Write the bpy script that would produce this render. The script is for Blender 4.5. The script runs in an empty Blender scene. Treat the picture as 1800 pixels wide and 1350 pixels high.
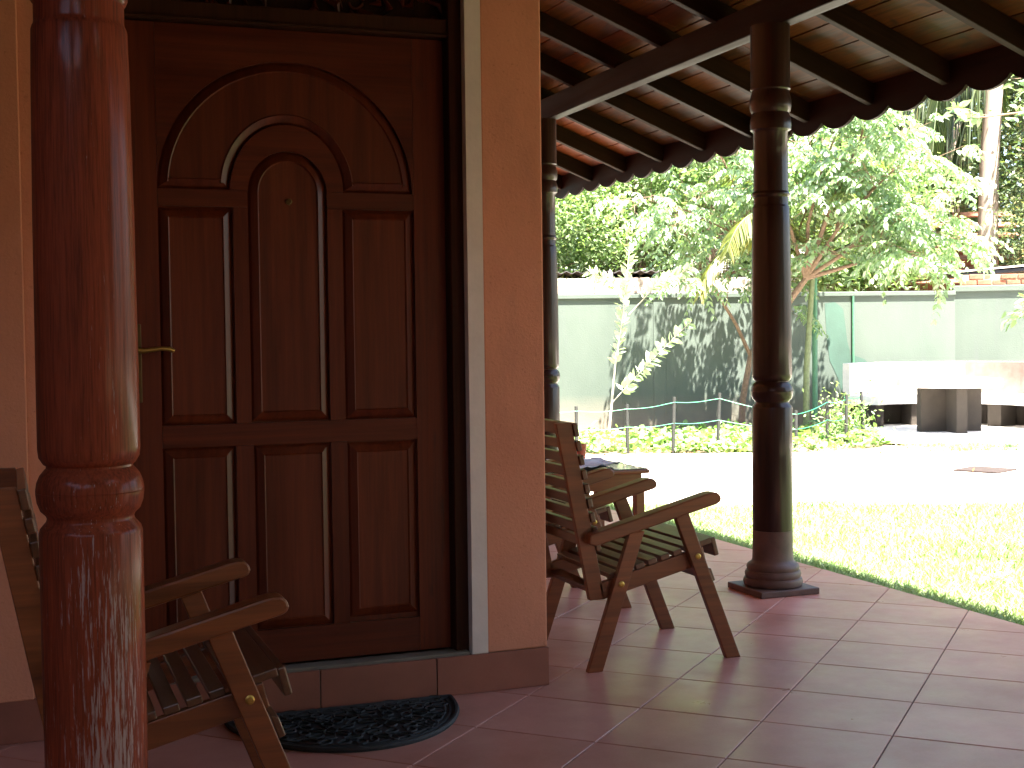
import bpy, bmesh, math, random
import numpy as np
from mathutils import Vector, Matrix
random.seed(7); RNG = np.random.default_rng(7)
R = math.radians
SC = bpy.context.scene
COL = SC.collection

# ------------------------------------------------------------------ camera, sky, sun, exposure
# World frame = house frame: x points out of the long veranda side, y runs along it. Camera stands at the origin.
CAM_H = 1.2225
YAW = R(20.4)                                   # the view direction, turned from +y towards +x
CY, SY = math.cos(YAW), math.sin(YAW)
def g(X, Y, z=0.0):                             # garden plan: X metres to the right, Y metres ahead of the viewpoint
    return Vector((CY*X + SY*Y, -SY*X + CY*Y, z))
cam_d = bpy.data.cameras.new('camera'); cam = bpy.data.objects.new('camera', cam_d); COL.objects.link(cam)
cam_d.lens = 2373.6/1800*36; cam_d.sensor_width = 36; cam_d.clip_start = 0.05; cam_d.clip_end = 400
cam.matrix_world = (Matrix.Translation((0, 0, CAM_H)) @ Matrix.Rotation(-YAW, 4, 'Z')
                    @ Matrix.Rotation(R(90-2.133), 4, 'X') @ Matrix.Rotation(R(-0.712), 4, 'Z'))
SC.camera = cam
w = bpy.data.worlds.new('World'); SC.world = w; w.use_nodes = True
nt = w.node_tree; bg = nt.nodes['Background']
SUN = Vector((0.03, -0.37, 0.93)).normalized()  # towards the sun
elev = math.asin(SUN.z); azim = math.atan2(SUN.x, SUN.y)
sky = nt.nodes.new('ShaderNodeTexSky'); sky.sky_type = 'NISHITA'; sky.sun_disc = False
sky.sun_elevation = elev; sky.sun_rotation = azim; sky.dust_density = 2.0
nt.links.new(sky.outputs[0], bg.inputs[0]); bg.inputs[1].default_value = 0.065
sd = bpy.data.lights.new('sun', 'SUN'); sd.energy = 5.0; sd.angle = R(0.55); sd.color = (1.0, 0.93, 0.82)
sun = bpy.data.objects.new('sun', sd); COL.objects.link(sun)
sun.rotation_euler = SUN.to_track_quat('Z', 'Y').to_euler()
SC.view_settings.view_transform = 'Standard'; SC.view_settings.look = 'None'
SC.view_settings.gamma = 1; SC.view_settings.use_curve_mapping = False
SC.view_settings.exposure = 3.5
SC.cycles.use_denoising = True
SC.cycles.max_bounces = 10; SC.cycles.diffuse_bounces = 6; SC.cycles.glossy_bounces = 4
SC.cycles.transmission_bounces = 4; SC.cycles.sample_clamp_indirect = 8.0

# ------------------------------------------------------------------ materials
def nmat(name):
    m = bpy.data.materials.new(name); m.use_nodes = True
    return m, m.node_tree, m.node_tree.nodes, m.node_tree.links, m.node_tree.nodes['Principled BSDF']
def coords(nt, scale=(1,1,1), kind='Object'):
    n, l = nt.nodes, nt.links
    tc = n.new('ShaderNodeTexCoord'); mp = n.new('ShaderNodeMapping'); mp.inputs['Scale'].default_value = scale
    l.new(tc.outputs[kind], mp.inputs[0]); return mp.outputs[0]
def noise(nt, vec, scale, detail=4, rough=0.55, dist=0.0):
    t = nt.nodes.new('ShaderNodeTexNoise'); t.inputs['Scale'].default_value = scale; t.inputs['Detail'].default_value = detail
    t.inputs['Roughness'].default_value = rough; t.inputs['Distortion'].default_value = dist
    nt.links.new(vec, t.inputs['Vector']); return t.outputs['Fac']
def ramp(nt, fac, stops):
    r = nt.nodes.new('ShaderNodeValToRGB'); cr = r.color_ramp
    while len(cr.elements) < len(stops): cr.elements.new(0.5)
    for e, (p, c) in zip(cr.elements, stops):
        e.position = p; e.color = (c if isinstance(c, tuple) else (c, c, c)) + (1,) if not (isinstance(c, tuple) and len(c) == 4) else c
    nt.links.new(fac, r.inputs[0]); return r.outputs[0]
def mix(nt, a, b, fac, mode='MIX'):
    m = nt.nodes.new('ShaderNodeMix'); m.data_type = 'RGBA'; m.blend_type = mode
    for sock, v in ((0, fac), (6, a), (7, b)):
        if isinstance(v, (int, float)): m.inputs[sock].default_value = v
        elif isinstance(v, tuple): m.inputs[sock].default_value = v + (1,) if len(v) == 3 else v
        else: nt.links.new(v, m.inputs[sock])
    return m.outputs[2]
def mth(nt, op, a, b=0.0):
    m = nt.nodes.new('ShaderNodeMath'); m.operation = op
    for i, v in enumerate((a, b)):
        if isinstance(v, (int, float)): m.inputs[i].default_value = v
        else: nt.links.new(v, m.inputs[i])
    return m.outputs[0]
def bump(nt, bs, h, strength=0.3, dist=0.01):
    b = nt.nodes.new('ShaderNodeBump'); b.inputs['Strength'].default_value = strength; b.inputs['Distance'].default_value = dist
    nt.links.new(h, b.inputs['Height']); nt.links.new(b.outputs[0], bs.inputs['Normal'])
def plain(name, col, rough=0.6, metal=0.0, var=0.25, scale=6, bmp=0.15, bscale=80, coat=0.0):
    m, nt, n, l, bs = nmat(name); v = coords(nt)
    f = noise(nt, v, scale, 5, 0.6)
    lo = tuple(c*(1-var) for c in col); hi = tuple(min(1, c*(1+var)) for c in col)
    l.new(ramp(nt, f, [(0.3, lo), (0.7, hi)]), bs.inputs['Base Color'])
    bs.inputs['Roughness'].default_value = rough; bs.inputs['Metallic'].default_value = metal; bs.inputs['Coat Weight'].default_value = coat
    if bmp: bump(nt, bs, noise(nt, v, bscale, 4), bmp, 0.004)
    return m
def wood(name, dark, light, axis='z', rough=0.35, coat=0.5, coat_rough=0.15, wear=None, blot=None, fine=1.0, spec=0.5, lo=1.6):
    """varnished timber with grain along one axis; wear = (colour, amount) adds scuffed streaks"""
    m, nt, n, l, bs = nmat(name)
    hi = 60*fine
    sc = {'z': (hi, hi, lo), 'x': (lo, hi, hi), 'y': (hi, lo, hi)}[axis]
    sb = {'z': (7, 7, 0.7), 'x': (0.7, 7, 7), 'y': (7, 0.7, 7)}[axis]
    oi = n.new('ShaderNodeObjectInfo')
    tc = n.new('ShaderNodeTexCoord'); ad = n.new('ShaderNodeVectorMath'); ad.operation = 'ADD'
    cmb = n.new('ShaderNodeVectorMath'); cmb.operation = 'SCALE'; cmb.inputs[0].default_value = (3.1, 5.7, 9.3); l.new(oi.outputs['Random'], cmb.inputs['Scale'])
    l.new(tc.outputs['Object'], ad.inputs[0]); l.new(cmb.outputs[0], ad.inputs[1])
    def mp(s):
        q = n.new('ShaderNodeMapping'); q.inputs['Scale'].default_value = s; l.new(ad.outputs[0], q.inputs[0]); return q.outputs[0]
    grain = noise(nt, mp(sc), 1.0, 5, 0.65, 0.3); band = noise(nt, mp(sb), 1.0, 4, 0.6, 1.2)
    f = mth(nt, 'ADD', mth(nt, 'MULTIPLY', grain, 0.55), mth(nt, 'MULTIPLY', band, 0.55))
    c = ramp(nt, f, [(0.36, dark), (0.52, tuple((a+b)/2 for a, b in zip(dark, light))), (0.68, light)])
    var = ramp(nt, oi.outputs['Random'], [(0.0, 0.8), (1.0, 1.15)])
    c = mix(nt, c, var, 0.8, 'MULTIPLY')
    if blot:
        bl = noise(nt, mp(blot[2]), 1.0, 3, 0.5, 0.8)
        c = mix(nt, c, blot[0], mth(nt, 'MULTIPLY', ramp(nt, bl, [(blot[1], 0.0), (blot[1]+0.14, 1.0)]), blot[3]))
    rgh = ramp(nt, band, [(0.3, rough*0.8), (0.7, min(1, rough*1.3))])
    if wear:
        col, zt, zb, side = wear
        st = noise(nt, mp((230, 230, 13)), 1.0, 4, 0.7)
        patch = noise(nt, mp((5, 5, 2.2)), 1.0, 4, 0.6)
        sx = n.new('ShaderNodeSeparateXYZ'); l.new(tc.outputs['Object'], sx.inputs[0])
        hz = n.new('ShaderNodeMapRange'); hz.inputs[1].default_value = zt; hz.inputs[2].default_value = zb; l.new(sx.outputs['Z'], hz.inputs[0])
        nrm = n.new('ShaderNodeNewGeometry'); dt = n.new('ShaderNodeVectorMath'); dt.operation = 'DOT_PRODUCT'
        l.new(nrm.outputs['Normal'], dt.inputs[0]); dt.inputs[1].default_value = side
        face = n.new('ShaderNodeMapRange'); face.inputs[1].default_value = 0.55; face.inputs[2].default_value = 1.0; l.new(dt.outputs['Value'], face.inputs[0])
        s = mth(nt, 'ADD', mth(nt, 'MULTIPLY', st, 1.05), mth(nt, 'MULTIPLY', patch, 0.45))
        s = mth(nt, 'ADD', s, mth(nt, 'MULTIPLY', hz.outputs[0], 0.26))
        s = mth(nt, 'ADD', s, mth(nt, 'MULTIPLY', face.outputs[0], 0.16))
        s = mth(nt, 'SUBTRACT', s, 0.4)
        wm = ramp(nt, s, [(0.665, 0.0), (0.735, 0.9)])
        c = mix(nt, c, col, mth(nt, 'MULTIPLY', wm, 0.75))
        rgh = mix(nt, rgh, (0.8, 0.8, 0.8), wm)
        cw = mth(nt, 'MULTIPLY', mth(nt, 'SUBTRACT', 1.0, wm), coat); l.new(cw, bs.inputs['Coat Weight'])
    else: bs.inputs['Coat Weight'].default_value = coat
    l.new(c, bs.inputs['Base Color']); l.new(rgh, bs.inputs['Roughness'])
    bs.inputs['Coat Roughness'].default_value = coat_rough; bs.inputs['Specular IOR Level'].default_value = spec
    bump(nt, bs, grain, 0.35, 0.0015)
    return m
def leafmat(name, c1, c2, trans=0.45, rough=0.45, dead=None):
    m, nt, n, l, bs = nmat(name)
    geo = n.new('ShaderNodeNewGeometry'); v = coords(nt, (1,1,1)); f = noise(nt, v, 1.3, 3)
    f2 = mth(nt, 'ADD', mth(nt, 'MULTIPLY', f, 0.7), mth(nt, 'MULTIPLY', geo.outputs['Random Per Island'], 0.5))
    st = [(0.3, c1), (0.75, c2)]
    if dead: st.append((0.97, dead))
    c = ramp(nt, f2, st)
    l.new(c, bs.inputs['Base Color']); bs.inputs['Roughness'].default_value = rough
    tr = n.new('ShaderNodeBsdfTranslucent'); l.new(mix(nt, c, (1.0, 1.25, 0.45, 1), 1.0, 'MULTIPLY'), tr.inputs[0])
    ms = n.new('ShaderNodeMixShader'); ms.inputs[0].default_value = trans
    l.new(bs.outputs[0], ms.inputs[1]); l.new(tr.outputs[0], ms.inputs[2]); l.new(ms.outputs[0], n['Material Output'].inputs[0])
    return m

M = {}
M['column'] = wood('varnished_column_wood', (0.012, 0.004, 0.003), (0.036, 0.011, 0.007), 'z', 0.42, 0.35, 0.12, spec=0.15)
M['column_worn'] = wood('worn_column_wood', (0.026, 0.007, 0.005), (0.21, 0.040, 0.017), 'z', 0.62, 0.2, 0.16, spec=0.04, fine=4.0, lo=9.0, wear=((0.36, 0.27, 0.24), 1.3, 0.45, (0.15, -0.99, 0)))
M['beam'] = wood('beam_wood', (0.008, 0.0035, 0.0028), (0.02, 0.0075, 0.005), 'y', 0.55, 0.0, 0.25, spec=0.08)
M['rafter'] = wood('rafter_wood', (0.012, 0.0055, 0.0035), (0.03, 0.012, 0.007), 'x', 0.6, 0.0, 0.25, spec=0.08)
M['plank'] = wood('ceiling_plank_wood', (0.027, 0.0085, 0.003), (0.105, 0.031, 0.009), 'y', 0.6, 0.05, 0.25, spec=0.1, blot=((0.03, 0.014, 0.010), 0.54, (10, 3.2, 10), 0.85))
M['plank_red'] = wood('new_ceiling_plank_wood', (0.13, 0.028, 0.008), (0.24, 0.062, 0.017), 'y', 0.42, 0.2, 0.22, spec=0.3)
M['door'] = wood('door_wood', (0.055, 0.0075, 0.002), (0.125, 0.021, 0.005), 'z', 0.42, 0.14, 0.2, spec=0.25, blot=((0.02, 0.01, 0.008), 0.64, (30, 30, 3), 0.6))
M['door_x'] = wood('door_rail_wood', (0.055, 0.0075, 0.002), (0.125, 0.021, 0.005), 'x', 0.42, 0.14, 0.2, spec=0.25)
M['panel'] = wood('door_panel_wood', (0.06, 0.0095, 0.0028), (0.145, 0.027, 0.007), 'z', 0.42, 0.13, 0.2, fine=0.7, spec=0.25)
M['frame'] = wood('door_frame_wood', (0.022, 0.008, 0.004), (0.055, 0.018, 0.008), 'z', 0.55, 0.0, 0.2, spec=0.12)
M['chair'] = wood('chair_wood', (0.10, 0.026, 0.007), (0.24, 0.066, 0.017), 'x', 0.4, 0.3, 0.2, spec=0.4)
M['chair_slat'] = wood('chair_slat_wood', (0.055, 0.017, 0.006), (0.13, 0.045, 0.015), 'y', 0.36, 0.45, 0.2)
M['brass'] = plain('brass', (0.5, 0.33, 0.09), 0.42, 1.0, 0.15)
M['old_brass'] = plain('tarnished_brass', (0.14, 0.09, 0.04), 0.5, 1.0, 0.3)
M['black'] = plain('dark_gap', (0.02, 0.017, 0.015), 0.8)  # for the added panel and block that stop light leaks
M['white'] = plain('white_painted_plaster', (0.78, 0.70, 0.61), 0.75, 0, 0.06, 9, 0.2, 60)
M['rubber'] = plain('black_rubber', (0.022, 0.021, 0.021), 0.8, 0, 0.3, 30, 0.3, 200)
M['base'] = plain('painted_column_base', (0.10, 0.05, 0.038), 0.55, 0, 0.3, 12, 0.25, 60)
M['grout'] = plain('tile_grout', (0.16, 0.11, 0.10), 0.85, 0, 0.3, 20)
M['concrete'] = plain('grey_brown_concrete', (0.2, 0.16, 0.12), 0.85, 0, 0.25, 5, 0.35, 60)
M['leg_concrete'] = plain('brown_rendered_leg', (0.03, 0.023, 0.017), 0.85, 0, 0.2, 5, 0.3, 60)  # shade under tabletop and seat put into the brown
M['white_terrazzo'] = plain('pale_terrazzo', (0.72, 0.69, 0.67), 0.6, 0, 0.1, 14, 0.2, 90)
M['stake'] = plain('dark_stake_wood', (0.018, 0.02, 0.018), 0.8, 0, 0.3, 30, 0.4, 60)
M['string'] = plain('green_nylon_string', (0.04, 0.3, 0.16), 0.5, 0, 0.1)
M['pole'] = plain('green_painted_pole', (0.05, 0.16, 0.09), 0.45, 0, 0.2, 20)
M['iron'] = plain('rusty_manhole', (0.022, 0.013, 0.011), 0.9, 0, 0.3, 20)
M['pot'] = plain('brick_red_pot', (0.5, 0.10, 0.045), 0.5, 0, 0.15, 20)
M['ceramic'] = plain('seat_tile_red', (0.36, 0.13, 0.11), 0.6, 0, 0.2, 8)
M['tin'] = plain('rusty_corrugated_sheet', (0.09, 0.08, 0.08), 0.6, 0.3, 0.3, 3)
M['roof_tile'] = plain('clay_roof_tile', (0.22, 0.09, 0.05), 0.8, 0, 0.3, 7, 0.3, 40)
M['brick'] = plain('red_brick', (0.30, 0.10, 0.06), 0.9, 0, 0.35, 9, 0.6, 60)
M['mortar'] = plain('crumbling_mortar', (0.3, 0.24, 0.17), 0.9, 0, 0.3, 12, 0.6, 40)
M['pale_wall'] = plain('pale_house_plaster', (0.6, 0.57, 0.52), 0.8, 0, 0.08)
M['bark'] = wood('grey_bark', (0.2, 0.15, 0.115), (0.42, 0.34, 0.28), 'z', 0.85, 0.0, 0.5, fine=0.6)
M['bark_brown'] = plain('brown_bark', (0.2, 0.13, 0.09), 0.85, 0, 0.35, 25, 0.6, 60)
M['stem'] = plain('pale_stem', (0.5, 0.45, 0.38), 0.7, 0, 0.2, 20)
M['palm_stem'] = plain('green_palm_stem', (0.12, 0.15, 0.07), 0.5, 0, 0.3, 20)
M['leaf_a'] = leafmat('star_fruit_leaves', (0.15, 0.23, 0.14), (0.34, 0.43, 0.29), 0.38, 0.3)
M['leaf_b'] = leafmat('fresh_green_leaves', (0.12, 0.20, 0.085), (0.33, 0.41, 0.22), 0.4, 0.4)
M['leaf_c'] = leafmat('dark_thicket_leaves', (0.05, 0.095, 0.05), (0.17, 0.22, 0.11), 0.3, 0.45, (0.22, 0.16, 0.06))
M['leaf_big'] = leafmat('large_glossy_leaves', (0.12, 0.2, 0.1), (0.28, 0.36, 0.2), 0.3, 0.3)
M['leaf_sap'] = leafmat('sapling_leaves', (0.42, 0.5, 0.36), (0.62, 0.68, 0.55), 0.3, 0.35)
M['frond'] = leafmat('coconut_frond', (0.02, 0.038, 0.018), (0.065, 0.09, 0.035), 0.25, 0.4, (0.2, 0.17, 0.08))  # shade of the backlit hanging fronds put into the leaf colour
M['frond_y'] = leafmat('yellowing_palm_frond', (0.10, 0.13, 0.05), (0.24, 0.24, 0.09), 0.4, 0.4, (0.45, 0.32, 0.1))
M['grass'] = leafmat('lawn_grass_blades', (0.12, 0.21, 0.08), (0.34, 0.42, 0.22), 0.35, 0.5, (0.34, 0.31, 0.15))
M['bed'] = leafmat('ground_creeper_leaves', (0.1, 0.2, 0.06), (0.3, 0.38, 0.18), 0.35, 0.4)
M['dead_leaf'] = plain('dry_brown_leaf', (0.2, 0.12, 0.06), 0.8, 0, 0.4, 30)
# orange plaster
m, nt, n, l, bs = nmat('orange_plaster'); v = coords(nt)
c = ramp(nt, noise(nt, v, 2.2, 5, 0.6), [(0.3, (0.56, 0.215, 0.118)), (0.7, (0.66, 0.27, 0.152))])
sp = ramp(nt, noise(nt, v, 70, 3, 0.6), [(0.62, 0.0), (0.74, 1.0)])
c = mix(nt, c, (0.38, 0.13, 0.06), mth(nt, 'MULTIPLY', sp, 0.5))
stn = ramp(nt, noise(nt, coords(nt, (3, 3, 0.9)), 1.7, 6, 0.7), [(0.5, 0.0), (0.72, 1.0)]); c = mix(nt, c, (0.36, 0.15, 0.09), mth(nt, 'MULTIPLY', stn, 0.4)); l.new(c, bs.inputs['Base Color']); bs.inputs['Roughness'].default_value = 0.75
bump(nt, bs, noise(nt, v, 90, 5, 0.7), 0.5, 0.004); M['orange'] = m
# floor tile
m, nt, n, l, bs = nmat('terracotta_floor_tile'); v = coords(nt)
oi = n.new('ShaderNodeObjectInfo'); geo = n.new('ShaderNodeNewGeometry')
tcw = n.new('ShaderNodeVectorMath'); tcw.operation = 'SCALE'; tcw.inputs['Scale'].default_value = 1.0; l.new(geo.outputs['Position'], tcw.inputs[0])
f = noise(nt, tcw.outputs[0], 2.4, 5, 0.62); f3 = noise(nt, tcw.outputs[0], 120, 3, 0.6)
f = mth(nt, 'ADD', mth(nt, 'MULTIPLY', f, 0.8), mth(nt, 'ADD', mth(nt, 'MULTIPLY', f3, 0.18), mth(nt, 'MULTIPLY', oi.outputs['Random'], 0.16)))
c = ramp(nt, f, [(0.38, (0.46, 0.19, 0.14)), (0.72, (0.61, 0.28, 0.22))]); l.new(c, bs.inputs['Base Color'])
l.new(ramp(nt, noise(nt, tcw.outputs[0], 6, 5, 0.7), [(0.3, 0.27), (0.7, 0.42)]), bs.inputs['Roughness']); bs.inputs['Specular IOR Level'].default_value = 0.26
bump(nt, bs, noise(nt, tcw.outputs[0], 14, 4, 0.6), 0.06, 0.004); M['tile'] = m
M['skirt'] = plain('terracotta_step_tile', (0.27, 0.095, 0.06), 0.45, 0, 0.15, 5, 0.1, 120)
# garden wall paint: grey green, water streaks
m, nt, n, l, bs = nmat('grey_green_wall_paint'); v = coords(nt)
c = ramp(nt, noise(nt, coords(nt, (0.8, 0.8, 0.35)), 1.4, 5, 0.6), [(0.3, (0.06, 0.082, 0.068)), (0.7, (0.085, 0.108, 0.092))])
stn = ramp(nt, noise(nt, coords(nt, (3.5, 3.5, 0.25)), 1.6, 5, 0.65), [(0.56, 0.0), (0.75, 1.0)])
c = mix(nt, c, (0.075, 0.09, 0.085), mth(nt, 'MULTIPLY', stn, 0.75))
sx = n.new('ShaderNodeSeparateXYZ'); l.new(v, sx.inputs[0])
lo = n.new('ShaderNodeMapRange'); lo.inputs[1].default_value = 0.35; lo.inputs[2].default_value = -0.15; l.new(sx.outputs['Z'], lo.inputs[0])
c = mix(nt, c, (0.26, 0.2, 0.15), mth(nt, 'MULTIPLY', mth(nt, 'MULTIPLY', lo.outputs[0], noise(nt, v, 3.5, 4)), 1.1))
l.new(c, bs.inputs['Base Color']); bs.inputs['Roughness'].default_value = 0.7; bump(nt, bs, noise(nt, v, 45, 5, 0.7), 0.5, 0.006); M['gwall'] = m
M['teal'] = plain('teal_test_paint', (0.04, 0.082, 0.064), 0.7, 0, 0.15, 3, 0.4, 45)
# bare plaster course on top of the wall
m, nt, n, l, bs = nmat('weathered_cement_course'); v = coords(nt)
c = ramp(nt, noise(nt, coords(nt, (1.5, 1.5, 3)), 2.2, 6, 0.7), [(0.32, (0.16, 0.12, 0.10)), (0.5, (0.42, 0.34, 0.30)), (0.7, (0.55, 0.48, 0.45))])
l.new(c, bs.inputs['Base Color']); bs.inputs['Roughness'].default_value = 0.85; bump(nt, bs, noise(nt, v, 20, 5), 0.6, 0.01); M['cement'] = m
# sandy yard, lawn soil
m, nt, n, l, bs = nmat('pale_sand_yard'); v = coords(nt)
c = ramp(nt, noise(nt, v, 0.8, 6, 0.65), [(0.3, (0.50, 0.45, 0.39)), (0.7, (0.66, 0.61, 0.55))])
d = ramp(nt, noise(nt, v, 5.0, 5, 0.7), [(0.6, 0.0), (0.78, 1.0)])
c = mix(nt, c, (0.36, 0.28, 0.22), mth(nt, 'MULTIPLY', d, 0.5)); l.new(c, bs.inputs['Base Color']); bs.inputs['Roughness'].default_value = 0.9
bump(nt, bs, noise(nt, v, 30, 6, 0.7), 0.6, 0.02); M['sand'] = m
m, nt, n, l, bs = nmat('lawn_soil'); v = coords(nt)
c = ramp(nt, noise(nt, v, 6, 6, 0.7), [(0.3, (0.07, 0.10, 0.03)), (0.62, (0.16, 0.17, 0.07)), (0.8, (0.30, 0.25, 0.15))])
l.new(c, bs.inputs['Base Color']); bs.inputs['Roughness'].default_value = 0.9; bump(nt, bs, noise(nt, v, 40, 6, 0.7), 0.7, 0.02); M['soil'] = m
M['earth'] = plain('garden_earth', (0.22, 0.16, 0.11), 0.95, 0, 0.35, 2.5, 0.6, 20)
# newsprint (columns of tiny unreadable print made of noise bands)
m, nt, n, l, bs = nmat('newsprint'); v = coords(nt)
wv = n.new('ShaderNodeTexWave'); wv.inputs['Scale'].default_value = 42; wv.inputs['Distortion'].default_value = 1.0; wv.bands_direction = 'Y'; l.new(v, wv.inputs['Vector'])
blk = ramp(nt, noise(nt, v, 9, 2), [(0.48, 0.0), (0.52, 1.0)])
c = mix(nt, (0.60, 0.60, 0.66), (0.28, 0.28, 0.34), mth(nt, 'MULTIPLY', wv.outputs['Fac'], mth(nt, 'MULTIPLY', blk, 0.7)))
l.new(c, bs.inputs['Base Color']); bs.inputs['Roughness'].default_value = 0.7; M['news'] = m
m, nt, n, l, bs = nmat('polished_table_glass'); bs.inputs['Base Color'].default_value = (0.045, 0.035, 0.03, 1); bs.inputs['Roughness'].default_value = 0.06; bs.inputs['Coat Weight'].default_value = 1.0; bs.inputs['Coat Roughness'].default_value = 0.03; M['glass'] = m

# ------------------------------------------------------------------ mesh helpers
class MB:
    def __init__(s): s.v = []; s.f = []
    def add(s, vs, fs):
        o = len(s.v); s.v += [tuple(p) for p in vs]; s.f += [tuple(i+o for i in f) for f in fs]; return s
    def box(s, x0, x1, y0, y1, z0, z1, rot=None, org=(0,0,0)):
        vs = [Vector((x, y, z)) for z in (z0, z1) for y in (y0, y1) for x in (x0, x1)]
        if rot is not None: vs = [rot @ p + Vector(org) for p in vs]
        return s.add(vs, [(0,2,3,1),(4,5,7,6),(0,1,5,4),(2,6,7,3),(0,4,6,2),(1,3,7,5)])
    def prism(s, prof, a, b, axis='y'):          # prof = 2D polygon; extruded from a to b along axis
        n = len(prof)
        def P(u, v, t): return {'y': (u, t, v), 'x': (t, u, v), 'z': (u, v, t)}[axis]
        vs = [P(u, v, a) for u, v in prof] + [P(u, v, b) for u, v in prof]
        fs = [tuple(range(n)), tuple(range(2*n-1, n-1, -1))] + [(i, i+n, (i+1) % n+n, (i+1) % n) for i in range(n)]
        return s.add(vs, fs)
    def lathe(s, prof, cx=0, cy=0, n=40, cap=True):
        vs = []; k = len(prof)
        for r_, z in prof:
            for i in range(n):
                a = 2*math.pi*i/n; vs.append((cx+r_*math.cos(a), cy+r_*math.sin(a), z))
        fs = [(j*n+i, j*n+(i+1) % n, (j+1)*n+(i+1) % n, (j+1)*n+i) for j in range(k-1) for i in range(n)]
        if cap: fs += [tuple(reversed(range(n))), tuple((k-1)*n+i for i in range(n))]
        return s.add(vs, fs)
    def tube(s, pts, rad, n=8, cap=True):
        pts = [Vector(p) for p in pts]; k = len(pts)
        if not isinstance(rad, (list, tuple)): rad = [rad]*k
        vs = []
        up = Vector((0, 0, 1))
        for j, p in enumerate(pts):
            t = (pts[min(j+1, k-1)] - pts[max(j-1, 0)]).normalized()
            a = t.cross(up if abs(t.z) < 0.95 else Vector((1, 0, 0))).normalized(); b = t.cross(a)
            for i in range(n):
                q = 2*math.pi*i/n; vs.append(p + a*math.cos(q)*rad[j] + b*math.sin(q)*rad[j])
        fs = [(j*n+i, j*n+(i+1) % n, (j+1)*n+(i+1) % n, (j+1)*n+i) for j in range(k-1) for i in range(n)]
        if cap: fs += [tuple(reversed(range(n))), tuple((k-1)*n+i for i in range(n))]
        return s.add(vs, fs)
    def mesh(s, name, mat, smooth=False):
        me = bpy.data.meshes.new(name); me.from_pydata(s.v, [], s.f)
        bm = bmesh.new(); bm.from_mesh(me); bmesh.ops.recalc_face_normals(bm, faces=bm.faces); bm.to_mesh(me); bm.free()
        if mat: me.materials.append(M[mat])
        if smooth:
            for p in me.polygons: p.use_smooth = True
            try: me.set_sharp_from_angle(angle=R(40))
            except Exception: pass
        return me
    def build(s, name, mat, parent=None, smooth=False, bev=0.0, seg=2):
        return link(name, s.mesh(name, mat, smooth), parent, bev, seg)
def link(name, me, parent=None, bev=0.0, seg=2, loc=None):
    o = bpy.data.objects.new(name, me); COL.objects.link(o)
    if parent: o.parent = parent
    if loc is not None: o.location = loc
    if bev:
        b = o.modifiers.new('bevel', 'BEVEL'); b.width = bev; b.segments = seg; b.limit_method = 'ANGLE'; b.angle_limit = R(35); b.harden_normals = False
    return o
def tag(o, label=None, cat=None, group=None, kind=None):
    if label: o['label'] = label
    if cat: o['category'] = cat
    if group: o['group'] = group
    if kind: o['kind'] = kind
    return o
def empty(name, loc, label, cat, group=None):
    o = bpy.data.objects.new(name, None); COL.objects.link(o); o.location = loc; o.empty_display_size = 0.1
    return tag(o, label, cat, group)
def copy_tree(o, parent=None):
    cc = o.copy(); COL.objects.link(cc); cc.parent = parent
    for ch in list(o.children): copy_tree(ch, cc)
    return cc
def npmesh(name, V, F, mat, smooth=False):       # V (n,3), F (m,k) arrays
    me = bpy.data.meshes.new(name); k = F.shape[1]
    me.vertices.add(len(V)); me.vertices.foreach_set('co', V.astype(np.float32).ravel())
    me.loops.add(F.size); me.loops.foreach_set('vertex_index', F.astype(np.int32).ravel())
    me.polygons.add(len(F)); me.polygons.foreach_set('loop_start', np.arange(0, F.size, k, dtype=np.int32))
    me.polygons.foreach_set('loop_total', np.full(len(F), k, dtype=np.int32))
    me.update(calc_edges=True); me.materials.append(M[mat]); return me

# ------------------------------------------------------------------ ground
GZ = -0.15
def poly(name, pts, z, mat, kind='structure'):
    mb = MB(); mb.add([(p[0], p[1], z) for p in pts], [tuple(range(len(pts)))]); return tag(mb.build(name, mat), kind=kind)
poly('ground', [(-120, -120), (120, -120), (120, 160), (-120, 160)], GZ-0.02, 'earth')
lw = [g(-30, 10.9), g(1.2, 10.8), g(2.5, 10.55), g(4.4, 10.5), g(7, 10.9), g(30, 11), g(30, -20), g(-30, -20)]
lawn = poly('lawn', lw, GZ-0.004, 'soil')
yd = [g(-30, 10.9), g(1.2, 10.8), g(2.5, 10.55), g(4.4, 10.5), g(7, 10.9), g(30, 11), g(30, 16.1), g(5, 16.1), g(4.0, 15.4), g(3.6, 15.2), g(-30, 15.2)]
poly('yard', yd, GZ-0.004, 'sand')

# ------------------------------------------------------------------ veranda floor, one object per tile
FX = 3.872; WX, WY = 1.733, 4.320               # floor edge, house corner
mb = MB(); mb.box(-6, FX-0.004, 1.6, WY, -0.3, -0.006); mb.box(WX-0.05, FX-0.004, WY, 13, -0.3, -0.006)
floor = tag(mb.build('floor', 'grout'), kind='structure')
TS = 0.4
O0 = g(0.0457*TS, 13.549*TS); DA = Vector((0.7026, -0.7116)); DB = Vector((-0.7116, -0.7026))
gap = 0.0022
def clip(pl, ax, lim, keep_less):
    out = []
    for i in range(len(pl)):
        p, q = pl[i], pl[(i+1) % len(pl)]
        ip = (p[ax] <= lim) == keep_less or p[ax] == lim; iq = (q[ax] <= lim) == keep_less or q[ax] == lim
        if ip: out.append(p)
        if ip != iq:
            t = (lim-p[ax])/(q[ax]-p[ax]); out.append((p[0]+(q[0]-p[0])*t, p[1]+(q[1]-p[1])*t))
    return out
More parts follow.
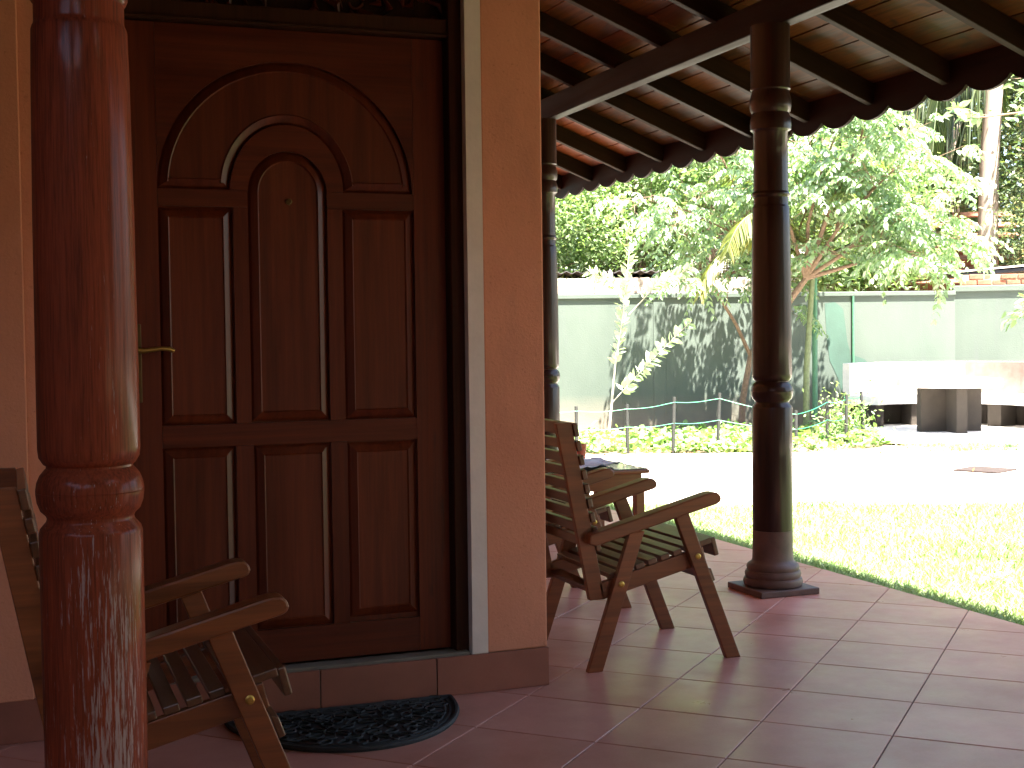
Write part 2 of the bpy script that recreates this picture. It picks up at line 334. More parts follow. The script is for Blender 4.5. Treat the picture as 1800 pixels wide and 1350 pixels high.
def tile_mesh(pl, z1=0.0):
    cx = sum(p[0] for p in pl)/len(pl); cy = sum(p[1] for p in pl)/len(pl)
    k = len(pl); ins = 0.0022
    top = []
    for x, y in pl:
        d = math.hypot(x-cx, y-cy) or 1; top.append((x-(x-cx)/d*ins*1.4, y-(y-cy)/d*ins*1.4, z1))
    mid = [(x, y, z1-0.0016) for x, y in pl]; bot = [(x, y, z1-0.012) for x, y in pl]
    b = MB(); b.add(top+mid+bot, [tuple(range(k))]+[(i, i+k, (i+1) % k+k, (i+1) % k) for i in range(k)]+[(i+k, i+2*k, (i+1) % k+2*k, (i+1) % k+k) for i in range(k)])
    return b.mesh('tile', 'tile')
h = TS/2-gap
full = [((DA*sa + DB*sb)*h) for sa, sb in ((-1,-1),(1,-1),(1,1),(-1,1))]
full = [(p.x, p.y) for p in full]
FULL = tile_mesh(full); cnt = 0
for a in range(-18, 22):
    for b in range(-16, 14):
        ctr = Vector((O0.x, O0.y)) + DA*(a+0.5)*TS + DB*(b+0.5)*TS
        pl = [(p[0]+ctr.x, p[1]+ctr.y) for p in full]
        if min(p[0] for p in pl) > WX-9 and ctr.y > 1.4 and ctr.y < 11.5 and min(p[0] for p in pl) < FX and ctr.x > -1.6:
            if ctr.x < WX-0.12 and min(p[1] for p in pl) > WY-0.01: continue
            if max(p[0] for p in pl) < WX and min(p[1] for p in pl) > WY-0.02: continue
            q = clip(pl, 0, FX, True); q = clip(q, 1, 1.62, False) if q else q
            if len(q) < 3: continue
            if len(q) == 4 and max(p[0] for p in pl) <= FX and min(p[1] for p in pl) >= 1.62:
                o = link('tile', FULL, floor, loc=(ctr.x, ctr.y, random.uniform(-0.0006, 0.0004)))
            else:
                o = link('tile', tile_mesh([(x-ctr.x, y-ctr.y) for x, y in q]), floor, loc=(ctr.x, ctr.y, 0))
            cnt += 1
mb = MB(); mb.box(FX, FX+0.05, 1.6, 13, -0.3, -0.035); tag(mb.build('kerb', 'concrete', bev=0.006), kind='structure')

# ------------------------------------------------------------------ house
house = empty('house', (0, 5, 0), 'orange plastered house wall with a white band beside its dark wooden front door', 'house')
def hp(mb, name, mat, parent=None, **k):
    o = mb.build(name, mat, None, **k)
    if parent is None: o.parent = house; o.matrix_parent_inverse = Matrix.Translation((0, -5, 0))
    else: o.parent = parent; o.matrix_parent_inverse = parent.matrix_parent_inverse.copy() if parent.parent else Matrix(); 
    return o
WF = 4.336                                      # wall face
ZT = 3.42
mb = MB()
mb.prism([(1.513, WF), (WX, WF), (WX, 13.0), (WX-0.22, 13.0), (WX-0.22, 4.60), (1.513, 4.60)], 0.13, ZT, 'z')
hp(mb, 'wall', 'orange', bev=0.006)
mb = MB(); mb.box(0.19, 1.513, 4.36, 4.60, 2.66, ZT); mb.box(-6, 0.19, WF, 4.60, 0.13, ZT)
mb.box(-6, 0.045, WF-0.022, WF, 0.13, ZT); hp(mb, 'wall', 'orange', bev=0.004)
mb = MB(); mb.prism([(1.459, 4.340), (1.513, WF-0.003), (1.513, 4.52), (1.459, 4.52)], 0.128, ZT, 'z'); hp(mb, 'white_band', 'white')
mb = MB(); mb.prism([(0.19, WF-0.004), (0.25, 4.36), (0.25, 4.52), (0.19, 4.52)], 0.128, ZT, 'z'); hp(mb, 'white_band', 'white')
# step / plinth under the wall: core and facing tiles
mb = MB(); mb.box(-6, WX-0.012, WY+0.012, 13, -0.2, 0.127); hp(mb, 'step', 'concrete')
xs = [-2.3, -1.9, -1.48, -1.08, -0.68, -0.27, 0.13, 0.528, 0.926, 1.324, WX]
for i in range(len(xs)-1):
    b = MB(); b.box(xs[i]+0.002, xs[i+1]-0.002, WY, WY+0.012, 0.001, 0.132); hp(b, 'skirting_tile', 'skirt', bev=0.0015)
for i in range(20):
    b = MB(); b.box(WX-0.012, WX, WY+0.013+0.4*i, WY+0.411+0.4*i, 0.001, 0.132); hp(b, 'skirting_tile', 'skirt', bev=0.0015)
b = MB(); b.box(0.26, 1.452, 4.345, 4.41, 0.125, 0.139); hp(b, 'threshold', 'concrete', bev=0.003)
# door frame (jambs, head, transom with carving)
b = MB(); b.box(1.412, 1.459, 4.375, 4.52, 0.128, 2.66); b.box(0.255, 0.33, 4.375, 4.52, 0.128, 2.66)
hp(b, 'door_frame', 'frame', bev=0.005)
b = MB(); b.box(0.33, 1.412, 4.385, 4.52, 2.225, 2.285); b.box(0.33, 1.412, 4.376, 4.3845, 2.228, 2.234)
b.box(0.33, 1.412, 4.385, 4.52, 2.60, 2.66); hp(b, 'lintel', 'frame', bev=0.004)
b = MB(); b.box(0.33, 1.412, 4.455, 4.475, 2.285, 2.60)
carv = hp(b, 'carved_transom', 'frame')
b = MB()
rr = random.Random(3)
for k in range(9):                              # scrolling acanthus leaves in relief
    cx = 0.40+0.117*k; cz = 2.365+0.03*math.sin(k*1.9); s_ = 1 if k % 2 else -1
    pts = [(cx+s_*(0.062-0.0036*t)*math.cos(0.42*t), 4.448, cz+(0.062-0.0036*t)*math.sin(0.42*t)) for t in range(15)]
    b.tube(pts, [0.011-0.0005*t for t in range(15)], 7)
    for q in range(5):
        a = rr.uniform(0, 6.28); L = rr.uniform(0.05, 0.085)
        p0 = Vector((cx+0.03*math.cos(a), 4.45, cz+0.03*math.sin(a)))
        p1 = p0+Vector((L*math.cos(a), -0.008, L*math.sin(a))); mid = (p0+p1)/2+Vector((-0.02*math.sin(a), -0.012, 0.02*math.cos(a)))
        b.tube([p0, mid, p1], [0.005, 0.013, 0.002], 6)
o = b.build('carving', 'door', None, smooth=True); o.parent = carv; 
# door leaf: slab, frame with openings, raised panels
DF = 4.425                                       # door face
b = MB(); b.box(0.25, 1.50, 4.521, 4.54, 0.1, 2.67); hp(b, 'backing', 'black')  # black panel added behind the door to stop light coming through the gaps
b = MB(); b.box(0.331, 1.4115, 4.475, 4.515, 0.13, 2.26); hp(b, 'door_stop', 'frame')  # full board added behind the leaf, closes the bright gap round it
b = MB(); b.box(-5.9, 1.50, 4.62, 12.9, 0.0, 3.40); hp(b, 'interior', 'black')  # solid black block added inside the house against light leaks
b = MB(); b.box(-9, 1.55, 4.3, 13, 3.62, 3.72); hp(b, 'flat_roof', 'roof_tile')
b = MB(); b.box(0.335, 1.408, DF+0.016, DF+0.045, 0.142, 2.222)
leaf = hp(b, 'door', 'door')
def rect(x0, x1, z0, z1): return [(x0, z0), (x1, z0), (x1, z1), (x0, z1)]
def arc(cx, cz, rx, rz, a0, a1, n): return [(cx+rx*math.cos(R(a0+(a1-a0)*i/n)), cz+rz*math.sin(R(a0+(a1-a0)*i/n))) for i in range(n+1)]
DC = 0.869
openings = [rect(0.454, 0.684, 0.270, 0.868), rect(0.745, 0.998, 0.258, 0.866), rect(1.056, 1.295, 0.272, 0.864),
            rect(0.454, 0.688, 0.942, 1.640), rect(1.052, 1.297, 0.942, 1.642),
            [(0.739, 0.945), (0.998, 0.945)] + arc(DC, 1.692, 0.1295, 0.135, 0, 180, 28),
            arc(DC+0.004, 1.700, 0.419, 0.418, 0, 180, 56) + list(reversed(arc(DC, 1.700, 0.187, 0.216, 0, 180, 36)))]
def curve_plate(name, loops, y, depth, mat, bev=0.0):
    cu = bpy.data.curves.new(name, 'CURVE'); cu.dimensions = '2D'; cu.fill_mode = 'BOTH'; cu.extrude = depth/2; cu.bevel_depth = bev; cu.bevel_resolution = 1
    for lp in loops:
        sp = cu.splines.new('POLY'); sp.points.add(len(lp)-1); sp.use_cyclic_u = True
        for p, (x, z) in zip(sp.points, lp): p.co = (x, z, 0, 1)
    tmp = bpy.data.objects.new('tmp', cu); COL.objects.link(tmp)
    dg = bpy.context.evaluated_depsgraph_get(); me = bpy.data.meshes.new_from_object(tmp.evaluated_get(dg))
    bpy.data.objects.remove(tmp); bpy.data.curves.remove(cu)
    me.transform(Matrix(((1,0,0,0),(0,0,-1,y+depth/2),(0,1,0,0),(0,0,0,1)))); me.name = name
    me.materials.clear(); me.materials.append(M[mat]); return me
# stiles are vertical grain, rails horizontal: built as abutting plates
plates = {'stile': ('door', [rect(0.335, 0.4525, 0.142, 2.222), rect(1.2985, 1.408, 0.142, 2.222)])}
def subpart(me, name, parent=leaf):
    o = bpy.data.objects.new(name, me); COL.objects.link(o); o.parent = parent; o.matrix_parent_inverse = parent.matrix_world.inverted(); return o
for rc in (rect(0.335, 0.4525, 0.142, 2.222), rect(1.2985, 1.408, 0.142, 2.222)):
    subpart(curve_plate('stile', [rc], DF, 0.018, 'door'), 'stile')
subpart(curve_plate('rail', [rect(0.4535, 1.2975, 0.142, 0.2565)], DF, 0.018, 'door_x'), 'rail')
subpart(curve_plate('rail', [rect(0.4535, 1.2975, 0.8695, 0.9405)], DF, 0.018, 'door_x'), 'rail')
for x0, x1 in ((0.689, 0.7375), (0.999, 1.0505)):
    subpart(curve_plate('muntin', [rect(x0, x1, 0.9415, 1.643)], DF, 0.018, 'door'), 'muntin')
for x0, x1 in ((0.6855, 0.7435), (0.9995, 1.0545)):
    subpart(curve_plate('muntin', [rect(x0, x1, 0.2575, 0.8685)], DF, 0.018, 'door'), 'muntin')
for x0, x1 in ((0.4535, 0.7375), (0.999, 1.2975)):
    subpart(curve_plate('rail', [rect(x0, x1, 1.644, 1.6985)], DF, 0.018, 'door_x'), 'rail')
arch_band = [(0.7375, 1.644)] + [(x, z) for x, z in reversed(arc(DC, 1.692, 0.1305, 0.1365, 0, 180, 28))] + [(1.0, 1.644)]
inner = list(arc(DC, 1.692, 0.1305, 0.1365, 0, 180, 28)); outer = list(arc(DC, 1.700, 0.186, 0.215, 0, 180, 28))
subpart(curve_plate('arch_band', [[(DC+0.1305, 1.6985)] + inner + [(DC-0.1305, 1.6985)] + list(reversed(outer))], DF, 0.018, 'door_x'), 'arch_band')
big = arc(DC+0.004, 1.700, 0.42, 0.419, 0, 180, 56)
subpart(curve_plate('top_rail', [[(0.4535, 2.222), (0.4535, 1.700)] + list(reversed(big)) + [(1.2975, 1.700), (1.2975, 2.222)]], DF, 0.018, 'door_x'), 'top_rail')
def offset(lp, d):
    n = len(lp); out = []
    area = sum(lp[i][0]*lp[(i+1) % n][1]-lp[(i+1) % n][0]*lp[i][1] for i in range(n)); sg = 1 if area > 0 else -1
    for i in range(n):
        p0, p1, p2 = Vector(lp[i-1]), Vector(lp[i]), Vector(lp[(i+1) % n])
        e1 = (p1-p0).normalized(); e2 = (p2-p1).normalized()
        n1 = Vector((-e1.y, e1.x))*sg; n2 = Vector((-e2.y, e2.x))*sg
        m_ = (n1+n2); k_ = m_.length
        m_ = m_/k_ if k_ > 1e-6 else n1
        c_ = max(0.35, m_.dot(n1)); out.append(tuple(p1 + m_*(d/c_)))
    return out
for lp in openings:
    prof = [(0.0006, 0.016), (0.004, 0.0135), (0.009, 0.0085), (0.030, -0.0035), (0.0325, -0.0015), (0.0345, 0.0005)]
    loops = [offset(lp, a) for a, d in prof]; n_ = len(lp)
    vs = [(x, DF+prof[k][1], z) for k, L in enumerate(loops) for x, z in L]
    fs = [(k*n_+i, k*n_+(i+1) % n_, (k+1)*n_+(i+1) % n_, (k+1)*n_+i) for k in range(len(prof)-1) for i in range(n_)]
    # moulding ring + flat field
    b = MB(); b.add(vs, fs); me = b.mesh('panel', 'panel')
    bm = bmesh.new(); bm.from_mesh(me); bm.verts.ensure_lookup_table()
    last = [bm.verts[(len(prof)-1)*n_+i] for i in range(n_)]
    ff_ = bm.faces.new(last); bmesh.ops.triangulate(bm, faces=[ff_]); bmesh.ops.recalc_face_normals(bm, faces=bm.faces)
    # make sure the field looks at the viewer
    up = [f for f in bm.faces if abs(f.normal.y) > 0.99]
    if up and up[0].normal.y > 0: bmesh.ops.reverse_faces(bm, faces=bm.faces)
    bm.to_mesh(me); bm.free(); subpart(me, 'panel')
# hardware
b = MB(); b.lathe([(0.0105, 0), (0.0105, 0.006), (0.007, 0.007), (0.0065, 0.002)], n=24)
me = b.mesh('peephole', 'old_brass', True); me.transform(Matrix.Translation((DC+0.003, DF+0.0006, 1.664)) @ Matrix.Rotation(R(90), 4, 'X')); subpart(me, 'peephole')
b = MB(); b.box(0.356, 0.393, DF-0.005, DF-0.0006, 1.018, 1.268)
o = b.build('handle_plate', 'old_brass', bev=0.003); o.parent = leaf; o.matrix_parent_inverse = leaf.matrix_world.inverted()
b = MB(); b.tube([(0.374, DF-0.005, 1.187), (0.374, DF-0.042, 1.187), (0.378, DF-0.05, 1.186), (0.395, DF-0.052, 1.183), (0.42, DF-0.052, 1.186), (0.45, DF-0.052, 1.190), (0.475, DF-0.05, 1.188), (0.489, DF-0.047, 1.181)], [0.011, 0.011, 0.011, 0.0085, 0.007, 0.007, 0.008, 0.0065], 10)
o = b.build('handle', 'brass', smooth=True); o.parent = leaf; o.matrix_parent_inverse = leaf.matrix_world.inverted()
for ch in list(leaf.children): ch.matrix_parent_inverse = leaf.matrix_basis.inverted()

# ------------------------------------------------------------------ columns
def column(x, y, worn, label, with_base=True):
    t = empty('veranda_column', (x, y, 0), label, 'column', 'turned wooden veranda columns')
    P = [(0.0925, 0.29), (0.0935, 0.6), (0.0935, 0.862), (0.091, 0.871), (0.080, 0.884), (0.0785, 0.890), (0.080, 0.895),
         (0.090, 0.905), (0.0955, 0.92), (0.0975, 0.935), (0.0978, 0.9385), (0.0968, 0.9395), (0.0978, 0.9405), (0.0975, 0.945), (0.0955, 0.957), (0.090, 0.970), (0.081, 0.981), (0.078, 0.984), (0.078, 0.988), (0.083, 0.991),
         (0.0905, 1.003), (0.0925, 1.02), (0.0920, 1.2), (0.0905, 1.45), (0.0875, 1.70), (0.0855, 1.790), (0.0835, 1.797), (0.0815, 1.800), (0.0805, 1.806), (0.0805, 1.838),
         (0.084, 1.842), (0.0875, 1.850), (0.0875, 1.857), (0.084, 1.863), (0.081, 1.866), (0.0795, 2.00), (0.079, 2.138), (0.084, 2.144), (0.0935, 2.150), (0.0955, 2.175), (0.0935, 2.20), (0.086, 2.222), (0.085, 2.228),
         (0.093, 2.240), (0.0965, 2.262), (0.0955, 2.285), (0.089, 2.312), (0.086, 2.322), (0.086, 2.330), (0.092, 2.336), (0.0925, 2.344), (0.0905, 2.352), (0.0905, 2.628)]
    mb = MB(); mb.lathe(P, 0, 0, 72)
    mb.build('shaft', 'column_worn' if worn else 'column', t, smooth=True)
    B = [(0.110, 0.030), (0.134, 0.034), (0.139, 0.050), (0.134, 0.066), (0.127, 0.070), (0.129, 0.076), (0.131, 0.088), (0.126, 0.101), (0.120, 0.104), (0.121, 0.110), (0.1225, 0.120), (0.118, 0.131), (0.108, 0.138), (0.099, 0.144), (0.0955, 0.155), (0.0935, 0.20), (0.0930, 0.289)]
    mb = MB(); mb.lathe(B, 0, 0, 64); mb.build('base', 'base', t, smooth=True)
    mb = MB(); mb.box(-0.155, 0.155, -0.155, 0.155, 0.001, 0.030); mb.build('plinth', 'base', t, bev=0.004)
    return t
column(0.136, 2.638, True, 'large worn red brown wooden column in the left foreground, varnish scratched off near its foot')
column(3.335, 5.485, False, 'dark wooden column standing on a square plinth at the lawn edge, right of the slatted armchair')
column(3.335, 8.33, False, 'dark wooden column farthest back, just beside the orange wall corner behind the armchair')
column(3.335, 2.638, False, 'dark wooden veranda column outside the right edge of the view')

# ------------------------------------------------------------------ veranda roof
roof = empty('veranda_roof', (3.35, 6, 2.63), 'sloping veranda roof with dark rafters, board ceiling and scalloped eave board', 'roof')
SL = 0.397; sa = math.atan(SL); cs, sn = math.cos(sa), math.sin(sa)
def rp(b, name, mat, **k):
    o = b.build(name, mat, None, **k); o.parent = roof; o.matrix_parent_inverse = Matrix.Translation((-3.35, -6, -2.63)); return o
b = MB(); b.box(3.345, 3.43, 2.59, 13, 2.63, 2.772); rp(b, 'beam', 'beam', bev=0.006)
b = MB(); b.box(-6, 3.345, 2.60, 2.685, 2.63, 2.772); rp(b, 'beam', 'rafter', bev=0.006)
def zr(x): return 2.758-SL*(x-3.35)              # rafter underside
RY0 = 5.998
XE = 4.262
bm_ = MB(); x0 = 1.60
L = (XE-x0)/cs
me = MB().box(0, L, 0, 0.046, 0, 0.105).mesh('rafter', 'rafter')
rot = Matrix.Rotation(sa, 4, 'Y')
ys = [RY0+0.606*k for k in range(-7, 11)]
for y in ys:
    if y < 1.3: continue
    if y < 2.64: xs0 = 3.35 + (2.64-y)*1.0
    else: xs0 = x0
    Lr = (XE-xs0)/cs
    if Lr < 0.1: continue
    mr = me if xs0 == x0 else MB().box(0, Lr, 0, 0.046, 0, 0.105).mesh('rafter', 'rafter')
    o = link('rafter', mr, None, bev=0.003, seg=1); o.parent = roof
    o.matrix_parent_inverse = Matrix.Translation((-3.35, -6, -2.63)); o.location = (xs0, y-0.001, zr(xs0)); o.rotation_euler = (0, sa, 0)
# ceiling boards above the rafters, each a part
PW = 0.185; cosx = PW*cs
xe = XE+0.02; k = 0
while xe > 1.5:
    xs_ = xe-cosx; zc = zr(xe)+0.105/cs+0.002
    rd = random.Random(k)
    seams = [1.45, 3.9+rd.uniform(-0.4, 0.4), 6.3+rd.uniform(-0.5, 0.5), 8.60, 13.0]
    for a, bb in zip(seams[:-1], seams[1:]):
        y_lo = max(a, 2.638-(xs_-3.35) if xs_ > 3.35 else (2.638+(3.35-xs_)))
        if y_lo > bb-0.05: continue
        m1 = MB().box(0.0028, PW-0.0028, 0.0012, bb-y_lo-0.0012, 0, 0.018).mesh('ceiling_board', 'plank_red' if (a > 8.5) else 'plank')
        o = link('ceiling_board', m1, None, bev=0.002, seg=1); o.parent = roof; o.matrix_parent_inverse = Matrix.Translation((-3.35, -6, -2.63))
        o.location = (xs_, y_lo, zr(xs_)+0.105/cs+0.002+rd.uniform(-0.0008, 0.0008)); o.rotation_euler = (0, sa, 0)
    xe = xs_; k += 1
# scalloped eave board
pts = []; pitch = 0.303; y = 1.3
sc_pts = []
ya, yb = RY0+0.03-0.303*15.5, 12.6
n_sc = int((yb-ya)/pitch)
for i in range(n_sc):
    for j in range(10):
        t = j/10; sc_pts.append((ya+pitch*(i+t), 2.374-0.052*math.sin(math.pi*t)**0.7))
prof = sc_pts + [(ya+pitch*n_sc, 2.372), (ya+pitch*n_sc, 2.56), (ya, 2.56)]
b = MB(); b.prism(prof, XE+0.006, XE+0.026, 'x'); rp(b, 'eave_board', 'beam')
# clay tiles over everything: ridged sheets on both wings
def tiled_sheet(P0, U, V, nu, nv, pitch_, amp):  # ridges run along V, corrugate along U
    vs = []; fs = []
    N = (U.cross(V)).normalized(); N = N if N.z > 0 else -N
    for i in range(nu+1):
        for j in range(nv+1):
            a = i/nu; s_ = U.length*a; hgt = amp*abs(math.sin(math.pi*s_/pitch_)) + 0.012*(1-((j*1.0) % 1))
            vs.append(P0+U*a+V*(j/nv)+N*hgt)
    for i in range(nu):
        for j in range(nv):
            p = i*(nv+1)+j; fs.append((p, p+1, p+nv+2, p+nv+1))
    return vs, fs
E0 = Vector((4.40, 1.5, zr(4.40)+0.150)); 
vs, fs = tiled_sheet(E0, Vector((0, 11.3, 0)), Vector((-2.9, 0, 2.9*SL)), 450, 4, 0.2, 0.035)
b = MB(); b.add(vs, fs); rp(b, 'roof_tiles', 'roof_tile')
vs, fs = tiled_sheet(Vector((-6, 1.5, zr(4.40)+0.150)), Vector((10.4, 0, 0)), Vector((0, 2.9, 2.9*SL)), 420, 4, 0.2, 0.035)
b = MB(); b.add(vs, fs); rp(b, 'roof_tiles', 'roof_tile')
b = MB(); b.box(-6, 4.25, 1.66, 1.68, 2.36, 2.56); rp(b, 'eave_board', 'rafter')
b = MB(); zz = zr(4.25)+0.12; b.add([(-6, 1.68, zz), (4.25, 1.68, zz), (1.55, 4.38, zz+2.7*SL), (-6, 4.38, zz+2.7*SL)], [(0, 1, 2, 3)]); rp(b, 'porch_ceiling', 'plank')

# ------------------------------------------------------------------ slatted armchair
def rr_box(x0, x1, y0, y1, z0, z1): return MB().box(x0, x1, y0, y1, z0, z1)
def bar(p, q, wdt, y0, y1, cut=True):            # plank in the side plane from p to q, width wdt, thickness y0..y1
    p, q = Vector(p), Vector(q); d = (q-p).normalized(); n_ = Vector((-d.y, d.x))*wdt/2
    if cut:                                      # ends cut level
        pr = [p-n_, p+n_, q+n_, q-n_]
        pr = [pr[0]+d*((p.y-pr[0].y)/d.y), pr[1]+d*((p.y-pr[1].y)/d.y), pr[2]+d*((q.y-pr[2].y)/d.y), pr[3]+d*((q.y-pr[3].y)/d.y)]
    else: pr = [p-n_, p+n_, q+n_, q-n_]
    return MB().prism([(a.x, a.y) for a in pr], y0, y1, 'y')
def make_chair(label):
    t = empty('armchair', (0, 0, 0), label, 'armchair', 'slatted wooden armchairs on the veranda')
    W = 0.56
    for side in (0, 1):
        Y = (lambda a, b_: (a, b_)) if side == 0 else (lambda a, b_: (W-b_, W-a))
        a, b_ = Y(0.0, 0.026)
        o = bar((-0.006, 0), (0.166, 0.50), 0.056, a, b_).build('leg', 'chair', t, bev=0.003)
        o = bar((0.560, 0), (0.346, 0.555), 0.056, a, b_).build('leg', 'chair', t, bev=0.003)
        a2, b2 = Y(0.027, 0.052)
        # backrest upright, leaning back
        bar((0.017, 0.256), (-0.108, 0.902), 0.060, a2, b2).build('upright', 'chair', t, bev=0.003)
        # seat rail, rising to the front
        bar((0.03, 0.285), (0.455, 0.392), 0.062, a2, b2, False).build('seat_rail', 'chair', t, bev=0.003)
        # armrest: wide board lying on the side frame
        aw, bw = Y(-0.017, 0.048)
        arm = [(-0.032, 0.466), (-0.005, 0.458), (0.488, 0.584), (0.500, 0.590), (0.504, 0.602), (0.500, 0.616), (0.486, 0.627), (0.462, 0.627), (0.440, 0.622), (-0.028, 0.500)]
        MB().prism(arm, aw, bw, 'y').build('armrest', 'chair', t, bev=0.006)
        for (sx, sz) in ((0.100, 0.312), (0.412, 0.392)):
            ya_ = -0.004 if side == 0 else W+0.004
            b = MB(); b.lathe([(0.011, 0), (0.011, 0.0025), (0.007, 0.0045), (0.0068, 0.0035), (0.003, 0.004)], n=20)
            me_ = b.mesh('bolt', 'brass', True); me_.transform(Matrix.Translation((sx, 0 if side == 0 else W, sz)) @ Matrix.Rotation(R(90 if side == 0 else -90), 4, 'X'))
            link('bolt', me_, t)
    # backrest slats on the front face of the uprights
    p0, p1 = Vector((0.017+0.030, 0.262)), Vector((-0.108+0.030, 0.905)); d = (p1-p0).normalized(); n_ = Vector((d.y, -d.x))
    Lb = (p1-p0).length; k_ = 0; s_ = Lb-0.008
    while s_ > 0.20:
        hh = 0.048 if k_ == 0 else 0.036
        th = 0.019
        a = p0+d*(s_-hh); b1 = p0+d*s_
        pr = [a, b1, b1+n_*th, a+n_*th]
        MB().prism([(q.x, q.y) for q in pr], 0.020, W-0.020, 'y').build('back_slat', 'chair_slat', t, bev=0.003)
        s_ -= hh+0.017; k_ += 1
    # seat slats
    q0, q1 = Vector((0.070, 0.328)), Vector((0.46, 0.426)); d = (q1-q0).normalized(); n_ = Vector((-d.y, d.x)); s_ = 0.0
    Ls = (q1-q0).length
    k_ = 0
    while s_+0.038 < Ls-0.04:
        a = q0+d*s_; b1 = q0+d*(s_+0.037); pr = [a, b1, b1+n_*0.02, a+n_*0.02]
        MB().prism([(q.x, q.y) for q in pr], 0.0275, W-0.0275, 'y').build('seat_slat', 'chair_slat', t, bev=0.003)
        s_ += 0.053; k_ += 1
    a = q0+d*(Ls-0.034); b1 = q0+d*(Ls+0.026)
    pr = [a, b1, b1+n_*0.021, a+n_*0.021]
    MB().prism([(q.x, q.y) for q in pr], 0.029, W-0.029, 'y').build('seat_slat', 'chair_slat', t, bev=0.003)
    c1 = b1-n_*0.052
    pr = [b1+n_*0.018, b1+n_*0.018+d*0.02, c1+d*0.02, c1]
    MB().prism([(q.x, q.y) for q in pr], 0.029, W-0.029, 'y').build('front_lip', 'chair_slat', t, bev=0.004)
    # low stretcher in front of the front legs
    pr = [(0.463, 0.343), (0.482, 0.338), (0.499, 0.292), (0.482, 0.286)]
    MB().prism(pr, 0.0265, W-0.0265, 'y').build('stretcher', 'chair_slat', t, bev=0.003)
    pr = [(0.03, 0.262), (0.072, 0.272), (0.068, 0.292), (0.026, 0.282)]
    MB().prism(pr, 0.0525, W-0.0525, 'y').build('stretcher', 'chair_slat', t, bev=0.003)
    return t
ch1 = make_chair('slatted wooden armchair nearest the orange wall corner, whole seat and legs in view')
ch1.location = (1.955, 4.415, 0)
ch2 = copy_tree(ch1); ch2.location = (1.975, 5.40, 0); ch2['label'] = 'slatted wooden armchair half hidden behind the nearer one, beside the small table'
ch3 = copy_tree(ch1); ch3.location = (0.085, 3.085, 0); ch3['label'] = 'slatted wooden armchair at the lower left, partly behind the big worn column'

# ------------------------------------------------------------------ side table with papers and pot
tb = empty('side_table', (2.9, 6.76, 0), 'low dark wooden side table with a glossy top behind the armchairs', 'table')
b = MB(); b.box(-0.38, 0.285, -0.29, 0.29, 0.470, 0.492); b.build('tabletop', 'chair', tb, bev=0.006)
b = MB(); b.box(-0.37, 0.275, -0.28, 0.28, 0.4925, 0.498); b.build('glass_top', 'glass', tb, bev=0.0015)
for y0 in (-0.262, 0.240):
    b = MB(); b.box(-0.35, 0.25, y0, y0+0.022, 0.385, 0.4695); b.build('apron', 'chair', tb, bev=0.002)
for x0 in (-0.352, 0.23):
    b = MB(); b.box(x0, x0+0.022, -0.235, 0.235, 0.385, 0.4695); b.build('apron', 'chair', tb, bev=0.002)
for x0 in (-0.37, 0.205):
    for y0 in (-0.285, 0.235):
        b = MB(); b.box(x0, x0+0.05, y0, y0+0.05, 0.0, 0.385); b.build('leg', 'chair', tb, bev=0.003)
def paper(x, y, z, w_, h_, rz, seed, mat='news', th=0.004, wob=0.012):
    rd = random.Random(seed); n1, n2 = 14, 9; vs = []; fs = []
    ph = [rd.uniform(0, 6) for _ in range(4)]
    for lay in (0, 1):
        for i in range(n1+1):
            for j in range(n2+1):
                u, v_ = i/n1-0.5, j/n2-0.5
                hz = wob*(0.5+0.5*math.sin(7*u+ph[0]+2.5*v_)) + wob*0.7*max(0, math.sin(13*u*v_*4+ph[1])) + wob*1.2*(abs(v_)*2)**3*(0.5+0.5*math.sin(5*u+ph[2]))
                vs.append((u*w_, v_*h_, hz + (th if lay == 0 else 0)))
    N_ = (n1+1)*(n2+1)
    for lay in (0, 1):
        for i in range(n1):
            for j in range(n2):
                p = lay*N_+i*(n2+1)+j; fs.append((p, p+1, p+n2+2, p+n2+1))
    rim = [i*(n2+1) for i in range(n1+1)] + [n1*(n2+1)+j for j in range(1, n2+1)] + [i*(n2+1)+n2 for i in range(n1-1, -1, -1)] + [j for j in range(n2-1, 0, -1)]
    for a, b_ in zip(rim, rim[1:]+rim[:1]): fs.append((a, b_, b_+N_, a+N_))
    b = MB(); b.add(vs, fs); o = b.build('newspaper', mat, None, smooth=True); o.location = (x, y, z); o.rotation_euler = (0, 0, rz); return o
tag(paper(2.86, 6.68, 0.4985, 0.40, 0.28, 0.12, 2), 'rumpled bluish newspaper lying open on the small table', 'newspaper')
tag(paper(2.96, 6.92, 0.4985, 0.32, 0.2, -0.15, 5, wob=0.006), 'flatter folded newspaper at the far side of the small table', 'newspaper')
pt = empty('ashtray_pot', (2.975, 6.94, 0.512), 'small brick red clay pot standing on the newspapers', 'pot')
b = MB(); b.lathe([(0.030, 0.0), (0.036, 0.004), (0.043, 0.070), (0.046, 0.074), (0.046, 0.090), (0.041, 0.090), (0.038, 0.02), (0.005, 0.016)], n=28, cap=False); b.build('pot', 'pot', pt, smooth=True)

